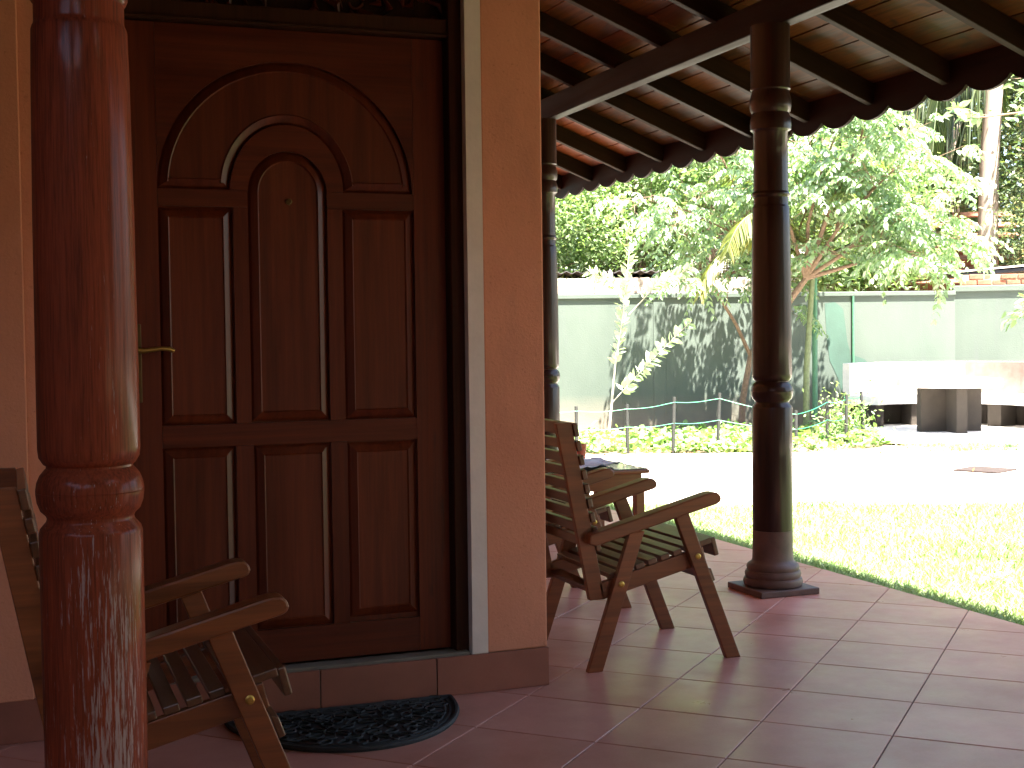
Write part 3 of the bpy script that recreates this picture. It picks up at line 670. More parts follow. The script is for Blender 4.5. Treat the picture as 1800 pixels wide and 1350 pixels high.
# ------------------------------------------------------------------ doormat: half oval rubber
dm = empty('doormat', (0.985, 4.30, 0), 'black half oval rubber doormat with an openwork pattern below the door step', 'doormat')
AX, AY = 0.378, 0.470
def ov(a, s_): return (AX*s_*math.cos(a), -AY*s_*math.sin(a))
b = MB()
outer = [ov(math.pi*i/40, 1) for i in range(41)]; b.prism(outer, 0.001, 0.006, 'z'); b.build('backing', 'rubber', dm)
b = MB()
for s_, r_ in ((0.985, 0.0085), (0.93, 0.004), (0.885, 0.004)):
    pts = [ov(math.pi*i/48, s_)+(0.008,) for i in range(49)]; pts = [(x, min(y, -0.008-(1-s_)*0.4), z) for x, y, z in pts]
    b.tube(pts+[(0, -0.008-(1-s_)*0.4, 0.008), pts[0]], r_, 6, False)
b.build('rim', 'rubber', dm, smooth=True)
b = MB(); rd = random.Random(11); cells = []
for tries in range(6000):
    a = rd.uniform(-1, 1)*AX*0.87; c_ = -rd.uniform(0.02, 1)*AY*0.87
    if (a/(AX*0.86))**2+(c_/(AY*0.86))**2 > 1: continue
    if all((a-p)**2+((c_-q)*1.0)**2 > 0.040**2 for p, q in cells): cells.append((a, c_))
for a, c_ in cells:                              # irregular leaf-shaped rings that touch each other
    th = rd.uniform(0, math.pi); ra, rb = rd.uniform(0.023, 0.029), rd.uniform(0.012, 0.018)
    ring = []
    for i in range(10):
        q = 2*math.pi*i/10; x, y = ra*math.cos(q)*(1+0.15*math.sin(3*q)), rb*math.sin(q)
        ring.append((a+x*math.cos(th)-y*math.sin(th), c_+x*math.sin(th)+y*math.cos(th), 0.0095))
    b.tube(ring+[ring[0]], 0.0038, 5, False)
o = b.build('openwork', 'rubber', dm, smooth=True); o['kind'] = 'stuff'

# ------------------------------------------------------------------ garden wall
WA, WB = Vector((-8.0, 18.35)), Vector((6.42, 19.55))     # plan points (X right, Y ahead)
def wall_frame(A, B, name, label):
    A3, B3 = g(A.x, A.y), g(B.x, B.y); d = B3-A3; L_ = d.length; ang = math.atan2(d.y, d.x)
    t = empty(name, (A3.x, A3.y, 0), label, 'wall'); t.rotation_euler = (0, 0, ang); return t, L_
gw, Lw = wall_frame(WA, WB, 'garden_wall', 'long grey green garden wall at the end of the yard with a cement course on top')
b = MB(); b.box(0, Lw, 0, 0.18, GZ-0.1, 1.70); b.build('wall', 'gwall', gw)
b = MB(); b.box(-0.02, Lw, -0.035, 0.2, 1.70, 1.765); b.build('coping', 'gwall', gw, bev=0.008)
i = 0; x = 2.0; rd = random.Random(5)
XU = Lw-3.0
while x < XU:                                   # bare cement blocks laid on the coping
    wd = min(rd.uniform(0.38, 0.42), XU-x)
    b = MB(); b.box(x, x+wd-0.008, 0.02, 0.17, 1.767, 1.985+rd.uniform(-0.006, 0.006)); b.build('cement_block', 'cement', gw, bev=0.008); x += wd
# pilaster lines and pipes on the wall (thin conduit, joint)
def onwall(px_frac): return px_frac
b = MB(); sx = Lw-1.52; b.tube([(sx, -0.022, GZ), (sx, -0.022, 1.70)], 0.018, 8); b.build('conduit', 'pole', gw, smooth=True)
b = MB(); b.box(Lw-4.42, Lw-4.25, -0.012, 0.0, GZ, 1.698); b.build('pilaster', 'gwall', gw, bev=0.004)
b = MB(); b.box(Lw-4.86, Lw-4.84, -0.006, 0.0, GZ, 1.698); b.build('joint_strip', 'gwall', gw)
pts = [(-1.93, 1.60), (-1.78, 1.62), (-1.66, 1.52), (-1.63, 1.32), (-1.60, 1.05), (-1.56, 0.92), (-1.56, 0.86), (-1.50, 0.85), (-1.34, 0.79), (-1.24, 0.66), (-1.28, 0.45), (-1.38, 0.34), (-1.5, 0.28), (-1.62, 0.12), (-1.68, 0.3), (-1.74, 0.52), (-1.80, 0.66), (-1.86, 0.78), (-1.90, 1.1)]
b = MB(); b.prism([(Lw+p[0], p[1]) for p in pts], -0.004, 0.0, 'y'); o = b.build('paint_patch', 'teal', gw); o['label'] = 'brighter teal patch of test paint'
gw2, Lw2 = wall_frame(Vector((6.42, 19.55)), Vector((14.0, 17.6)), 'garden_wall', 'taller grey green wall section at the right with broken bricks on top')
b = MB(); b.box(0, Lw2, 0, 0.18, GZ-0.1, 1.745); b.build('wall', 'gwall', gw2)
b = MB(); b.box(-0.03, Lw2, -0.035, 0.2, 1.745, 1.835); b.build('coping', 'gwall', gw2, bev=0.01)
rd = random.Random(9)
for row in range(2):
    x = 0.10+0.1*row
    while x < 4.5:
        wd = rd.uniform(0.19, 0.23); 
        if not (row == 1 and rd.random() < 0.12):
            b = MB(); b.box(0, wd-0.015, 0, 0.10, 0, rd.uniform(0.062, 0.072)); o = b.build('brick', 'brick', gw2, bev=0.006, seg=1)
            o.location = (x, 0.03+rd.uniform(-0.012, 0.012), 1.843+0.082*row); o.rotation_euler = (0, rd.uniform(-0.03, 0.03), rd.uniform(-0.05, 0.05))
        x += wd
b = MB(); b.box(0.1, 4.6, 0.045, 0.12, 1.835, 1.99); b.build('mortar', 'mortar', gw2)
# pole in front of the wall
pp = g(4.12, 18.35, GZ)
b = MB(); b.tube([(0, 0, 0), (0, 0, 2.32)], 0.036, 14); b.tube([(0, 0, 0), (0, 0, 0.03)], 0.07, 12)
o = b.build('green_pole', 'pole', smooth=True); o.location = pp; tag(o, 'tall green painted pipe standing against the garden wall behind the column', 'pole')

# neighbour's sheds and house seen over the wall
sh = empty('shed', g(0, 21, 0), 'low shed roof of dark corrugated sheets showing above the left part of the wall', 'shed')
sh.rotation_euler = (0, 0, -YAW)
def corr(X0, X1, Y0, Y1, z0, z1, pitch_, amp, nu):
    vs = []; fs = []
    for lay in (0, -0.012):
        for i in range(nu+1):
            X = X0+(X1-X0)*i/nu; hz = amp*math.sin(2*math.pi*X/pitch_)
            vs += [(X, Y0, z0+hz+lay), (X, Y1, z1+hz+lay)]
    n2 = 2*(nu+1)
    for i in range(nu):
        p = 2*i; fs += [(p, p+1, p+3, p+2), (n2+p, n2+p+2, n2+p+3, n2+p+1), (p, p+2, n2+p+2, n2+p)]
    return vs, fs
vs, fs = corr(-3.0, 3.7, -0.6, 1.9, 2.14, 2.16, 0.16, 0.016, 600); b = MB(); b.add(vs, fs); b.build('roof_sheet', 'tin', sh)
b = MB(); b.box(-2.8, 3.6, 0.3, 1.6, GZ, 2.08); b.build('wall', 'earth', sh)
nh = empty('neighbour_house', g(6.2, 25.5, 0), 'pale neighbouring house with a brown tiled roof glimpsed through the trees above the wall', 'house')
nh.rotation_euler = (0, 0, -YAW)
b = MB(); b.box(-1.1, 0.2, 0, 3, GZ, 2.75); b.build('wall', 'pale_wall', nh)
b = MB(); b.box(1.6, 3.0, 0, 3, GZ, 2.7); b.build('wall', 'roof_tile', nh)
for k in range(7):
    b = MB(); b.box(-0.4, 3.4, -0.6+0.32*k, -0.25+0.32*k, 2.30+0.13*k, 2.325+0.13*k, Matrix.Rotation(0.3, 3, 'X'), (0, 0, 0)); b.build('tile_course', 'roof_tile', nh)
b = MB(); b.box(-0.95, -0.5, -0.4, 0, 2.42, 2.5); b.build('sunshade', 'white', nh)
sr = empty('lean_to_roof', g(8.2, 20.6, 0), 'slanting dark sheet roof edge rising to the right above the brick topped wall', 'roof')
sr.rotation_euler = (0, 0, -YAW)
b = MB(); b.prism([(-1.55, 1.99), (4, 2.42), (4, 2.50), (-1.55, 2.03)], -0.35, 2.0, 'y'); b.build('roof_sheet', 'tin', sr)
b = MB(); b.prism([(-1.75, 2.035), (4, 2.505), (4, 2.525), (-1.75, 2.06)], -0.38, 2.0, 'y'); b.build('flashing', 'white', sr)

# ------------------------------------------------------------------ stone table and benches on their round pad
TC = (5.62, 17.35)
def disc(cx, cy, r_, z0, z1, n=48, flat=1.0):
    return [(g(cx+r_*math.cos(2*math.pi*i/n), cy+r_*flat*math.sin(2*math.pi*i/n)).x, g(cx+r_*math.cos(2*math.pi*i/n), cy+r_*flat*math.sin(2*math.pi*i/n)).y) for i in range(n)]
b = MB(); b.prism(disc(TC[0]+0.3, TC[1]+0.15, 1.95, 0, 0), GZ, -0.10, 'z'); tag(b.build('paving', 'white_terrazzo', bev=0.01), kind='structure')
st = empty('stone_table', g(*TC, -0.10), 'white topped concrete garden table with a cross shaped brown leg', 'table'); st.rotation_euler = (0, 0, -YAW)
b = MB(); b.prism([(0.66*math.cos(R(22.5+45*i)), 0.66*math.sin(R(22.5+45*i))) for i in range(8)], 0.575, 0.675, 'z'); b.build('tabletop', 'white_terrazzo', st, bev=0.012)
b = MB(); 
for a in (R(5), R(95)):
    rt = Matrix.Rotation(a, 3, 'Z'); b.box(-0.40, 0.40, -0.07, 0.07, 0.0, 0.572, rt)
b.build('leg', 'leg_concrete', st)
def bench(a0, a1, label, legs):
    t = empty('stone_bench', g(TC[0], TC[1], -0.10), label, 'bench', 'curved concrete benches round the table'); t.rotation_euler = (0, 0, -YAW)
    n = 14; q = lambda r_, a: (r_*math.cos(R(a)), r_*math.sin(R(a)))
    def ring(r0, r1, z0, z1, name, mat, b0=a0, b1=a1, bev=0.008):
        pr = [q(r0, b0+(b1-b0)*i/n) for i in range(n+1)] + [q(r1, b1-(b1-b0)*i/n) for i in range(n+1)]
        MB().prism(pr, z0, z1, 'z').build(name, mat, t, bev=bev)
    ring(1.05, 1.50, 0.30, 0.42, 'seat', 'white_terrazzo')
    ring(1.501, 1.62, 0.301, 0.86, 'backrest', 'white_terrazzo'); ring(1.503, 1.618, 0.0, 0.30, 'base', 'leg_concrete')  # brown band below the seat stands in for the shade there
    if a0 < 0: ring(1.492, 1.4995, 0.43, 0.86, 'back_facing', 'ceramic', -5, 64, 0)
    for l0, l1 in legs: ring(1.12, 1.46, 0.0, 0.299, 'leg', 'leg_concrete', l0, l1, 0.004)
    return t
bench(86.5, 131.5, 'curved white concrete bench behind and left of the stone table', [(91, 98), (121, 129)])
bb = bench(-5, 86, 'curved white concrete bench right of the stone table, red tint on its back', [(-3, 6), (36, 46), (72, 80)])

# manhole in the yard
mh = g(4.55, 12.98, GZ); b = MB(); b.box(-0.22, 0.22, -0.22, 0.22, -0.05, 0.014)
o = b.build('manhole_cover', 'iron', bev=0.006); o.location = mh; o.rotation_euler = (0, 0, R(45)-YAW); tag(o, 'square rust brown manhole cover in the bright yard', 'manhole cover')

# ------------------------------------------------------------------ string fence round the bed
fc = empty('string_fence', g(2, 15.3, GZ), 'low fence of thin dark stakes with two green strings in front of the planting bed', 'fence')
fc.rotation_euler = (0, 0, -YAW)
stk = [(-1.2, 15.2, 0.52, 0), (-0.2, 15.25, 0.52, 0), (0.725, 15.3, 0.54, 0), (1.315, 15.45, 0.55, 0), (1.83, 15.4, 0.63, 0.02), (2.37, 15.6, 0.66, 0.03), (3.26, 15.5, 0.45, 0), (3.78, 16.2, 0.56, 0.0), (3.98, 16.1, 0.60, 0.01), (4.11, 16.7, 0.60, 0), (4.26, 16.35, 0.62, -0.03)]
pos = []
for X, Y, hh, ln in stk:
    x, y = X-2, Y-15.3; pos.append((x, y, hh, ln))
    b = MB(); b.tube([(x, y, -0.05), (x+ln, y, hh)], [0.022, 0.019], 7); b.build('stake', 'stake', fc)
for lev in (0.90, 0.52):
    pts = []
    for k in range(len(pos)-1):
        (x0, y0, h0, l0), (x1, y1, h1, l1) = pos[k], pos[k+1]
        for j in range(6):
            t_ = j/6; pts.append((x0+(x1-x0)*t_+l0*lev*(1-t_), y0+(y1-y0)*t_-0.016, (h0*(1-t_)+h1*t_)*lev-0.02*math.sin(math.pi*t_)))
    b = MB(); b.tube(pts, 0.0036, 5); b.build('string', 'string', fc)


# unseen wing added behind the viewpoint to keep light off the veranda
wing = empty('house_wing', (0, -4, 0), 'orange plastered house wing across the court, behind the viewpoint', 'house')
b = MB(); b.box(-9, 5.2, -4.6, -4.3, -0.2, 3.6); b.box(-4.3, -4.0, -4.3, 4.6, -0.2, 3.6); o = b.build('wall', 'orange'); o.parent = wing; o.matrix_parent_inverse = Matrix.Translation((0, 4, 0))
b = MB(); b.prism([(-2.9, 2.95), (-2.9, 3.07), (-9, 5.3), (-9, 5.15)], -9, 6.0, 'x'); b.prism([(-3.0, 2.9), (-3.0, 3.0), (-9, 5.2), (-9, 5.1)], -4.6, 4.4, 'y'); o = b.build('roof', 'roof_tile'); o.parent = wing; o.matrix_parent_inverse = Matrix.Translation((0, 4, 0))

# ------------------------------------------------------------------ foliage
def unit(a): return a/np.maximum(np.linalg.norm(a, axis=1, keepdims=True), 1e-9)
def leaves(P, D, Lg, Wd, curl=0.15, up=None):
    """P leaf base points, D directions, arrays of length and width -> folded 6-vertex leaves"""
    n = len(P); D = unit(D); up = RNG.normal(size=(n, 3)) + np.array([0, 0, 1.4]) if up is None else up
    S = unit(np.cross(D, up)); N = unit(np.cross(S, D)); Lg = np.broadcast_to(Lg, (n,))[:, None]; Wd = np.broadcast_to(Wd, (n,))[:, None]
    v0 = P; v1 = P+D*Lg*0.35+S*Wd*0.5+N*Wd*curl; v2 = P+D*Lg*0.35-S*Wd*0.5+N*Wd*curl
    v3 = P+D*Lg*0.72+S*Wd*0.36-N*Lg*0.02; v4 = P+D*Lg*0.72-S*Wd*0.36-N*Lg*0.02; v5 = P+D*Lg-N*Lg*0.10
    c1 = P+D*Lg*0.35; c2 = P+D*Lg*0.72-N*Lg*0.03
    V = np.stack([v0, v1, v2, v3, v4, v5, c1, c2], 1).reshape(-1, 3)
    F = np.array([(0, 6, 1), (0, 2, 6), (1, 6, 3), (6, 7, 3), (2, 4, 6), (6, 4, 7), (3, 7, 5), (7, 4, 5)])
    F = (F[None]+(np.arange(n)*8)[:, None, None]).reshape(-1, 3)
    return V, F
def quads(P, D, Lg, Wd):
    n = len(P); D = unit(D); S = unit(np.cross(D, RNG.normal(size=(n, 3))+np.array([0, 0, 1.2]))); Lg = np.broadcast_to(Lg, (n,))[:, None]; Wd = np.broadcast_to(Wd, (n,))[:, None]
    V = np.stack([P, P+D*Lg*0.45+S*Wd*0.5, P+D*Lg, P+D*Lg*0.45-S*Wd*0.5], 1).reshape(-1, 3)
    F = (np.array([[0, 1, 2, 3]])[None]+(np.arange(n)*4)[:, None, None]).reshape(-1, 4); return V, F
def cat(parts):
    Vs = []; Fs = []; o = 0
    for V, F in parts: Vs.append(V); Fs.append(F+o); o += len(V)
    return np.concatenate(Vs), np.concatenate(Fs)
def foliage_part(name, parts, mat, parent):
    V, F = cat(parts); V = V-np.array(parent.location)[None] if parent else V
    return link(name, npmesh(name, V, F, mat), parent)
def sprays(tips, dirs, n_leaflets, rach, ll, lw, droop=0.5):
    """pinnate leaves: a drooping rachis with paired leaflets"""
    parts = []
    for k in range(n_leaflets):
        t_ = (k//2+1)/(n_leaflets/2)
        base = tips + dirs*rach*t_ + np.array([0, 0, -1.0])*rach*droop*t_*t_
        tang = unit(dirs + np.array([0, 0, -2.0])*droop*t_)
        side = unit(np.cross(tang, np.array([0, 0, 1.0])+0.01*RNG.normal(size=tang.shape)))
        s_ = 1 if k % 2 else -1
        D = side*s_*0.8 + tang*0.5 + np.array([0, 0, -0.55]) + RNG.normal(size=tang.shape)*0.18
        parts.append(leaves(base, D, ll*RNG.uniform(0.75, 1.15, len(tips)), lw*RNG.uniform(0.8, 1.15, len(tips)), 0.12, up=np.array([0, 0, 1.0])+0.3*RNG.normal(size=tang.shape)))
    return cat(parts)
class Tree:
    def __init__(s, name, base, label, cat_, bark, group=None):
        s.t = empty(name, base, label, cat_, group); s.base = Vector(base); s.mb = MB(); s.bark = bark; s.tips = []; s.dirs = []
    def limb(s, pts, r0, r1, depth=0, twigs=6, tl=0.6, rnd=None):
        pts = [Vector(p) for p in pts]; n = len(pts)
        s.mb.tube([p-s.base for p in pts], [r0+(r1-r0)*i/(n-1) for i in range(n)], 8 if r0 > 0.02 else 5)
        rnd = rnd or random
        for k in range(twigs):
            u = rnd.uniform(0.3, 1.0)*(n-1); i = min(int(u), n-2); p = pts[i].lerp(pts[i+1], u-i); t_ = (pts[i+1]-pts[i]).normalized()
            d = (t_*0.7 + Vector((rnd.gauss(0, 1), rnd.gauss(0, 1), rnd.gauss(0.15, 0.6)))*0.75).normalized()
            L_ = tl*rnd.uniform(0.5, 1.2); q = [p, p+d*L_*0.5+Vector((0, 0, -0.02)), p+d*L_+Vector((0, 0, -0.1*L_))]
            if depth > 0: s.limb(q, max(0.004, r1*0.8), 0.003, depth-1, 4, tl*0.6, rnd)
            else:
                s.mb.tube([a-s.base for a in q], [max(0.004, r1*0.6), 0.003, 0.002], 4)
                for w_ in (0.35, 0.6, 0.85, 1.0): s.tips.append(tuple(q[0].lerp(q[2], w_))); s.dirs.append(tuple(d))
    def finish(s): s.mb.build('trunk', s.bark, s.t, smooth=True)

def G(X, Y, z): return g(X, Y, z)
# tree A: slim trunk forking in front of the wall, pinnate drooping leaves
rnd = random.Random(21)
def GA(X, Y, z):
    k = (Y+0.7)/Y; return g(X*k, Y+0.7, z if z < 0 else CAM_H+(z-CAM_H)*k)
A = Tree('garden_tree', GA(3.10, 18.25, GZ), 'slim tree with a forked trunk in front of the wall left of the middle column', 'tree', 'bark_brown')
fork = GA(3.22, 18.2, 0.88)
A.limb([GA(3.10, 18.25, GZ), GA(3.12, 18.25, 0.3), GA(3.22, 18.2, 0.88)], 0.050, 0.040, 0, 0)
A.limb([fork, GA(3.38, 18.0, 1.35), GA(3.40, 17.9, 1.75), GA(3.15, 17.7, 2.15), GA(2.85, 17.5, 2.5)], 0.036, 0.012, 1, 9, 0.75, rnd)
A.limb([fork, GA(3.0, 18.0, 1.3), GA(2.62, 17.7, 1.85), GA(2.35, 17.4, 2.25), GA(2.1, 17.2, 2.7)], 0.028, 0.01, 1, 8, 0.7, rnd)
A.limb([GA(3.40, 17.9, 1.75), GA(3.7, 17.6, 2.4), GA(3.9, 17.4, 3.0), GA(4.0, 17.3, 3.7)], 0.035, 0.01, 1, 9, 0.8, rnd)
A.limb([GA(2.85, 17.5, 2.5), GA(2.3, 17.3, 2.75), GA(1.7, 17.1, 2.9)], 0.014, 0.006, 1, 9, 0.6, rnd)
A.limb([GA(3.15, 17.7, 2.15), GA(2.9, 17.3, 3.0), GA(2.6, 17.1, 3.6)], 0.02, 0.008, 1, 9, 0.8, rnd)
A.finish(); tp, dr = np.array(A.tips), unit(np.array(A.dirs)+RNG.normal(size=(len(A.dirs), 3))*0.5); dr[:, 2] *= 0.3; kp = RNG.random(len(tp)) < 0.8; tp, dr = tp[kp], dr[kp]
foliage_part('crown', [sprays(tp, unit(dr), 10, 0.30, 0.10, 0.045, 0.55)], 'leaf_a', A.t)
# tree B: spreading tree behind the column, long branches sweeping right
rnd = random.Random(33)
B = Tree('garden_tree', G(3.5, 17.9, GZ), 'spreading tree right of the middle column, bare brown branches sweeping right under pale leaves', 'tree', 'bark_brown')
k0 = G(3.88, 17.8, 1.9)
B.limb([G(3.5, 17.9, GZ), G(3.5, 17.9, 1.0), G(3.66, 17.8, 1.6), k0], 0.055, 0.04, 0, 0)
br = [[k0, G(4.3, 17.5, 2.2), G(4.7, 17.2, 2.6), G(5.0, 17.0, 2.7)],
      [k0, G(4.4, 17.6, 2.05), G(4.8, 17.3, 2.2), G(5.1, 17.1, 2.2)],
      [k0, G(4.2, 17.4, 2.5), G(4.6, 17.1, 3.0), G(4.9, 16.9, 3.3)],
      [k0, G(3.85, 17.5, 2.6), G(4.0, 17.3, 3.3), G(4.3, 17.2, 4.1)],
      [k0, G(4.1, 17.3, 2.8), G(4.4, 17.0, 3.6), G(4.5, 16.8, 4.2)],
      [G(4.7, 17.2, 2.6), G(5.0, 17.3, 2.5), G(5.25, 17.3, 2.5)],
      [k0, G(3.6, 17.5, 2.6), G(3.4, 17.3, 3.2), G(3.2, 17.2, 3.9)],
      [G(4.2, 17.4, 2.5), G(4.4, 17.6, 3.1), G(4.7, 17.7, 3.5)]]
for q in br: B.limb(q, 0.032, 0.008, 1, 10, 0.62, rnd)
B.finish(); tp, dr = np.array(B.tips), unit(np.array(B.dirs)+RNG.normal(size=(len(B.dirs), 3))*0.5); dr[:, 2] *= 0.3; kp = RNG.random(len(tp)) < 0.8; tp, dr = tp[kp], dr[kp]
foliage_part('crown', [sprays(tp, unit(dr), 10, 0.28, 0.105, 0.046, 0.5)], 'leaf_a', B.t)
# sapling with pale oval leaves
S = Tree('sapling', G(1.30, 17.7, GZ), 'thin pale sapling with bright oval leaves and one branch leaning right against the wall', 'sapling', 'stem')
m1 = [G(1.26, 17.7, GZ), G(1.29, 17.7, 0.15), G(1.35, 17.7, 0.75), G(1.44, 17.68, 1.3), G(1.50, 17.66, 1.8), G(1.55, 17.65, 2.3)]
m2 = [G(1.31, 17.7, 0.30), G(1.60, 17.66, 0.62), G(1.95, 17.6, 0.98), G(2.34, 17.55, 1.36)]
m3 = [G(1.54, 17.68, 1.45), G(1.9, 17.5, 1.85), G(2.35, 17.4, 2.05)]
m4 = [G(1.48, 17.68, 1.6), G(1.3, 17.6, 1.9), G(1.0, 17.5, 2.0)]
S.mb.tube([p-S.base for p in m1], [0.017, 0.016, 0.014, 0.012, 0.009, 0.005], 7)
for q in (m2, m3, m4): S.mb.tube([p-S.base for p in q], [0.009]+[0.006]*(len(q)-1), 6)
S.finish(); P_ = []; D_ = []
rnd = random.Random(4)
def along(pl, u):
    u *= len(pl)-1; i = min(int(u), len(pl)-2); return pl[i].lerp(pl[i+1], u-i), (pl[i+1]-pl[i]).normalized()
for pl, a0, n_ in ((m1, 0.42, 62), (m2, 0.15, 60), (m3, 0.25, 40), (m4, 0.25, 30)):
    for k in range(n_):
        p, t_ = along(pl, a0+(1-a0)*k/n_); P_.append(p); s_ = 1 if k % 2 else -1
        sd_ = Vector((CY, -SY, 0))*s_*0.8 + Vector((0, 0, 0.35)) if pl is m1 else t_.cross(Vector((SY, CY, 0)))*s_*0.9
        D_.append(sd_+t_*0.6+Vector((rnd.gauss(0, .25), rnd.gauss(0, .35), rnd.gauss(0, .25))))
P_ = np.array([tuple(p) for p in P_]); D_ = np.array([tuple(p) for p in D_])
foliage_part('leaves', [leaves(P_, D_, RNG.uniform(0.10, 0.16, len(P_)), RNG.uniform(0.06, 0.09, len(P_)), 0.05)], 'leaf_sap', S.t)
# palm fronds
def frond(base, d0, L_, droop, ll, n_, hang=0.6, wd=0.02, sweep=0.0):
    """returns rachis points and leaflet arrays"""
    d = Vector(d0).normalized(); pts = [Vector(base)]; stp = L_/24
    for k in range(24):
        d = (d + Vector((0, 0, -droop*stp*(0.4+k/14)))).normalized(); pts.append(pts[-1]+d*stp)
    P_ = []; D_ = []; Lq = []
    for k in range(n_):
        u = 0.14+0.86*k/n_; i = min(int(u*24), 23); p = pts[i].lerp(pts[i+1], u*24-i); t_ = (pts[i+1]-pts[i]).normalized()
        side = t_.cross(Vector((0, 0, 1))); side = side.normalized() if side.length > 0.05 else Vector((1, 0, 0))
        for s_ in (-1, 1):
            P_.append(p); D_.append(side*s_*(1-hang*0.6) + t_*0.75 + Vector((0, 0, -hang)) + Vector((random.gauss(0, .07), random.gauss(0, .07), random.gauss(0, .07))))
            Lq.append(ll*(0.55+0.45*math.sin(math.pi*min(1, u*1.05)))*random.uniform(0.85, 1.1))
    P_ = np.array([tuple(p) for p in P_]); D_ = unit(np.array([tuple(p) for p in D_])); Lq = np.array(Lq)[:, None]
    S_ = unit(np.cross(D_, np.array([[0.3, 0.2, 1.0]]))); dn = np.array([[0, 0, -1.0]])
    W_ = wd
    V = np.stack([P_-S_*W_*0.3, P_+S_*W_*0.3, P_+D_*Lq*0.4+S_*W_*0.5, P_+D_*Lq*0.4-S_*W_*0.5, P_+D_*Lq*0.8+dn*Lq*0.12+S_*W_*0.3, P_+D_*Lq*0.8+dn*Lq*0.12-S_*W_*0.3, P_+D_*Lq+dn*Lq*0.25], 1).reshape(-1, 3)
    F = np.array([(0, 1, 2), (0, 2, 3), (3, 2, 4), (3, 4, 5), (5, 4, 6)]); F = (F[None]+(np.arange(len(P_))*7)[:, None, None]).reshape(-1, 3)
    return pts, V, F
def palm(name, base, trunk_pts, r0, r1, label, bark, leafm, specs, group=None, rings=True):
    t = empty(name, base, label, 'palm tree', group); B0 = Vector(base)
    pts = []; 
    for a, b_ in zip(trunk_pts[:-1], trunk_pts[1:]):
        n_ = max(2, int((Vector(b_)-Vector(a)).length/0.09)); pts += [Vector(a).lerp(Vector(b_), i/n_) for i in range(n_)]
    pts.append(Vector(trunk_pts[-1])); k_ = len(pts)
    rad = [(r0+(r1-r0)*i/(k_-1))*(1+(0.035 if (i % 2 and rings) else 0)) for i in range(k_)]
    b = MB(); b.tube([p-B0 for p in pts], rad, 16); b.build('trunk', bark, t, smooth=True)
    for (az, el, L_, dr_, ll, hang) in specs:
        d0 = g(math.sin(R(az)), math.cos(R(az)), math.tan(R(el)))
        pr_, V, F = frond(pts[-1], d0, L_, dr_, ll, int(L_*32), hang, 0.03 if ll > 0.4 else 0.018)
        fo = MB(); fo.tube([p-B0 for p in pr_], [0.022*(1-i/28)+0.003 for i in range(25)], 5)
        rch = fo.build('frond', 'palm_stem', t)
        V = V-np.array(B0)[None]
        o = link('leaflets', npmesh('leaflets', V, F, leafm), rch)
    return t
# big coconut palm on the right beyond the wall
palm('coconut_palm', G(8.55, 24.2, GZ), [G(8.55, 24.2, GZ), G(8.52, 24.2, 2.4), G(8.56, 24.2, 4.2), G(8.70, 24.2, 6.4)], 0.19, 0.15,
     'tall coconut palm with a pale ringed trunk beyond the wall at the right', 'bark', 'frond',
     [(-95, -48, 4.2, 0.45, 0.95, 0.8), (-88, -30, 4.2, 0.7, 0.95, 0.85), (-105, -62, 3.7, 0.4, 0.95, 0.8), (-100, -8, 4.4, 0.75, 0.95, 0.85), (92, -60, 3.9, 0.4, 0.95, 0.85), (80, -40, 3.6, 0.6, 0.95, 0.85), (-110, 20, 4.4, 0.5, 0.9, 0.8), (-60, 30, 4.0, 0.5, 0.8, 0.7), (85, -5, 3.8, 0.7, 0.9, 0.95), (120, 25, 4.0, 0.5, 0.8, 0.8), (30, 30, 4.0, 0.5, 0.8, 0.8), (150, 15, 3.9, 0.6, 0.8, 0.8), (-140, 10, 4.2, 0.55, 0.85, 0.85), (-120, -20, 4.0, 0.6, 0.9, 0.95)])
palm('coconut_palm', G(8.9, 27.5, GZ), [G(8.9, 27.5, GZ), G(8.95, 27.5, 3.0), G(9.05, 27.5, 7.5)], 0.16, 0.13,
     'thinner coconut palm trunk just left of the big pale one', 'bark', 'frond', [(-90, 10, 3.6, 0.5, 0.8, 0.8), (90, 10, 3.6, 0.5, 0.8, 0.8), (-40, 0, 3.6, 0.5, 0.8, 0.8), (180, 5, 3.6, 0.6, 0.8, 0.8)])
palm('coconut_palm', G(9.6, 29.0, GZ), [G(9.6, 29, GZ), G(9.7, 29, 3.0), G(9.75, 29, 8.0)], 0.11, 0.10,
     'thinnest grey palm trunk, farthest back between the other two', 'bark', 'frond', [(-90, 10, 3.2, 0.5, 0.8, 0.8), (90, 0, 3.6, 0.5, 0.8, 0.8), (180, 0, 3.6, 0.6, 0.8, 0.8)])
palm('coconut_palm', G(3.6, 24.0, GZ), [G(3.6, 24, GZ), G(3.62, 24, 3.0), G(3.55, 24, 6.2)], 0.15, 0.13,
     'coconut palm hidden among the trees above the left part of the wall, dry fronds hanging', 'bark', 'frond', [(-95, -10, 3.9, 0.9, 0.85, 0.95), (-70, -40, 3.0, 0.9, 0.8, 1.0), (110, -30, 3.0, 0.8, 0.8, 1.0), (180, -10, 3.0, 0.8, 0.8, 0.9), (60, 10, 3.5, 0.6, 0.8, 0.8), (0, 10, 3.5, 0.6, 0.8, 0.8), (-130, 0, 3.5, 0.8, 0.8, 0.9)])
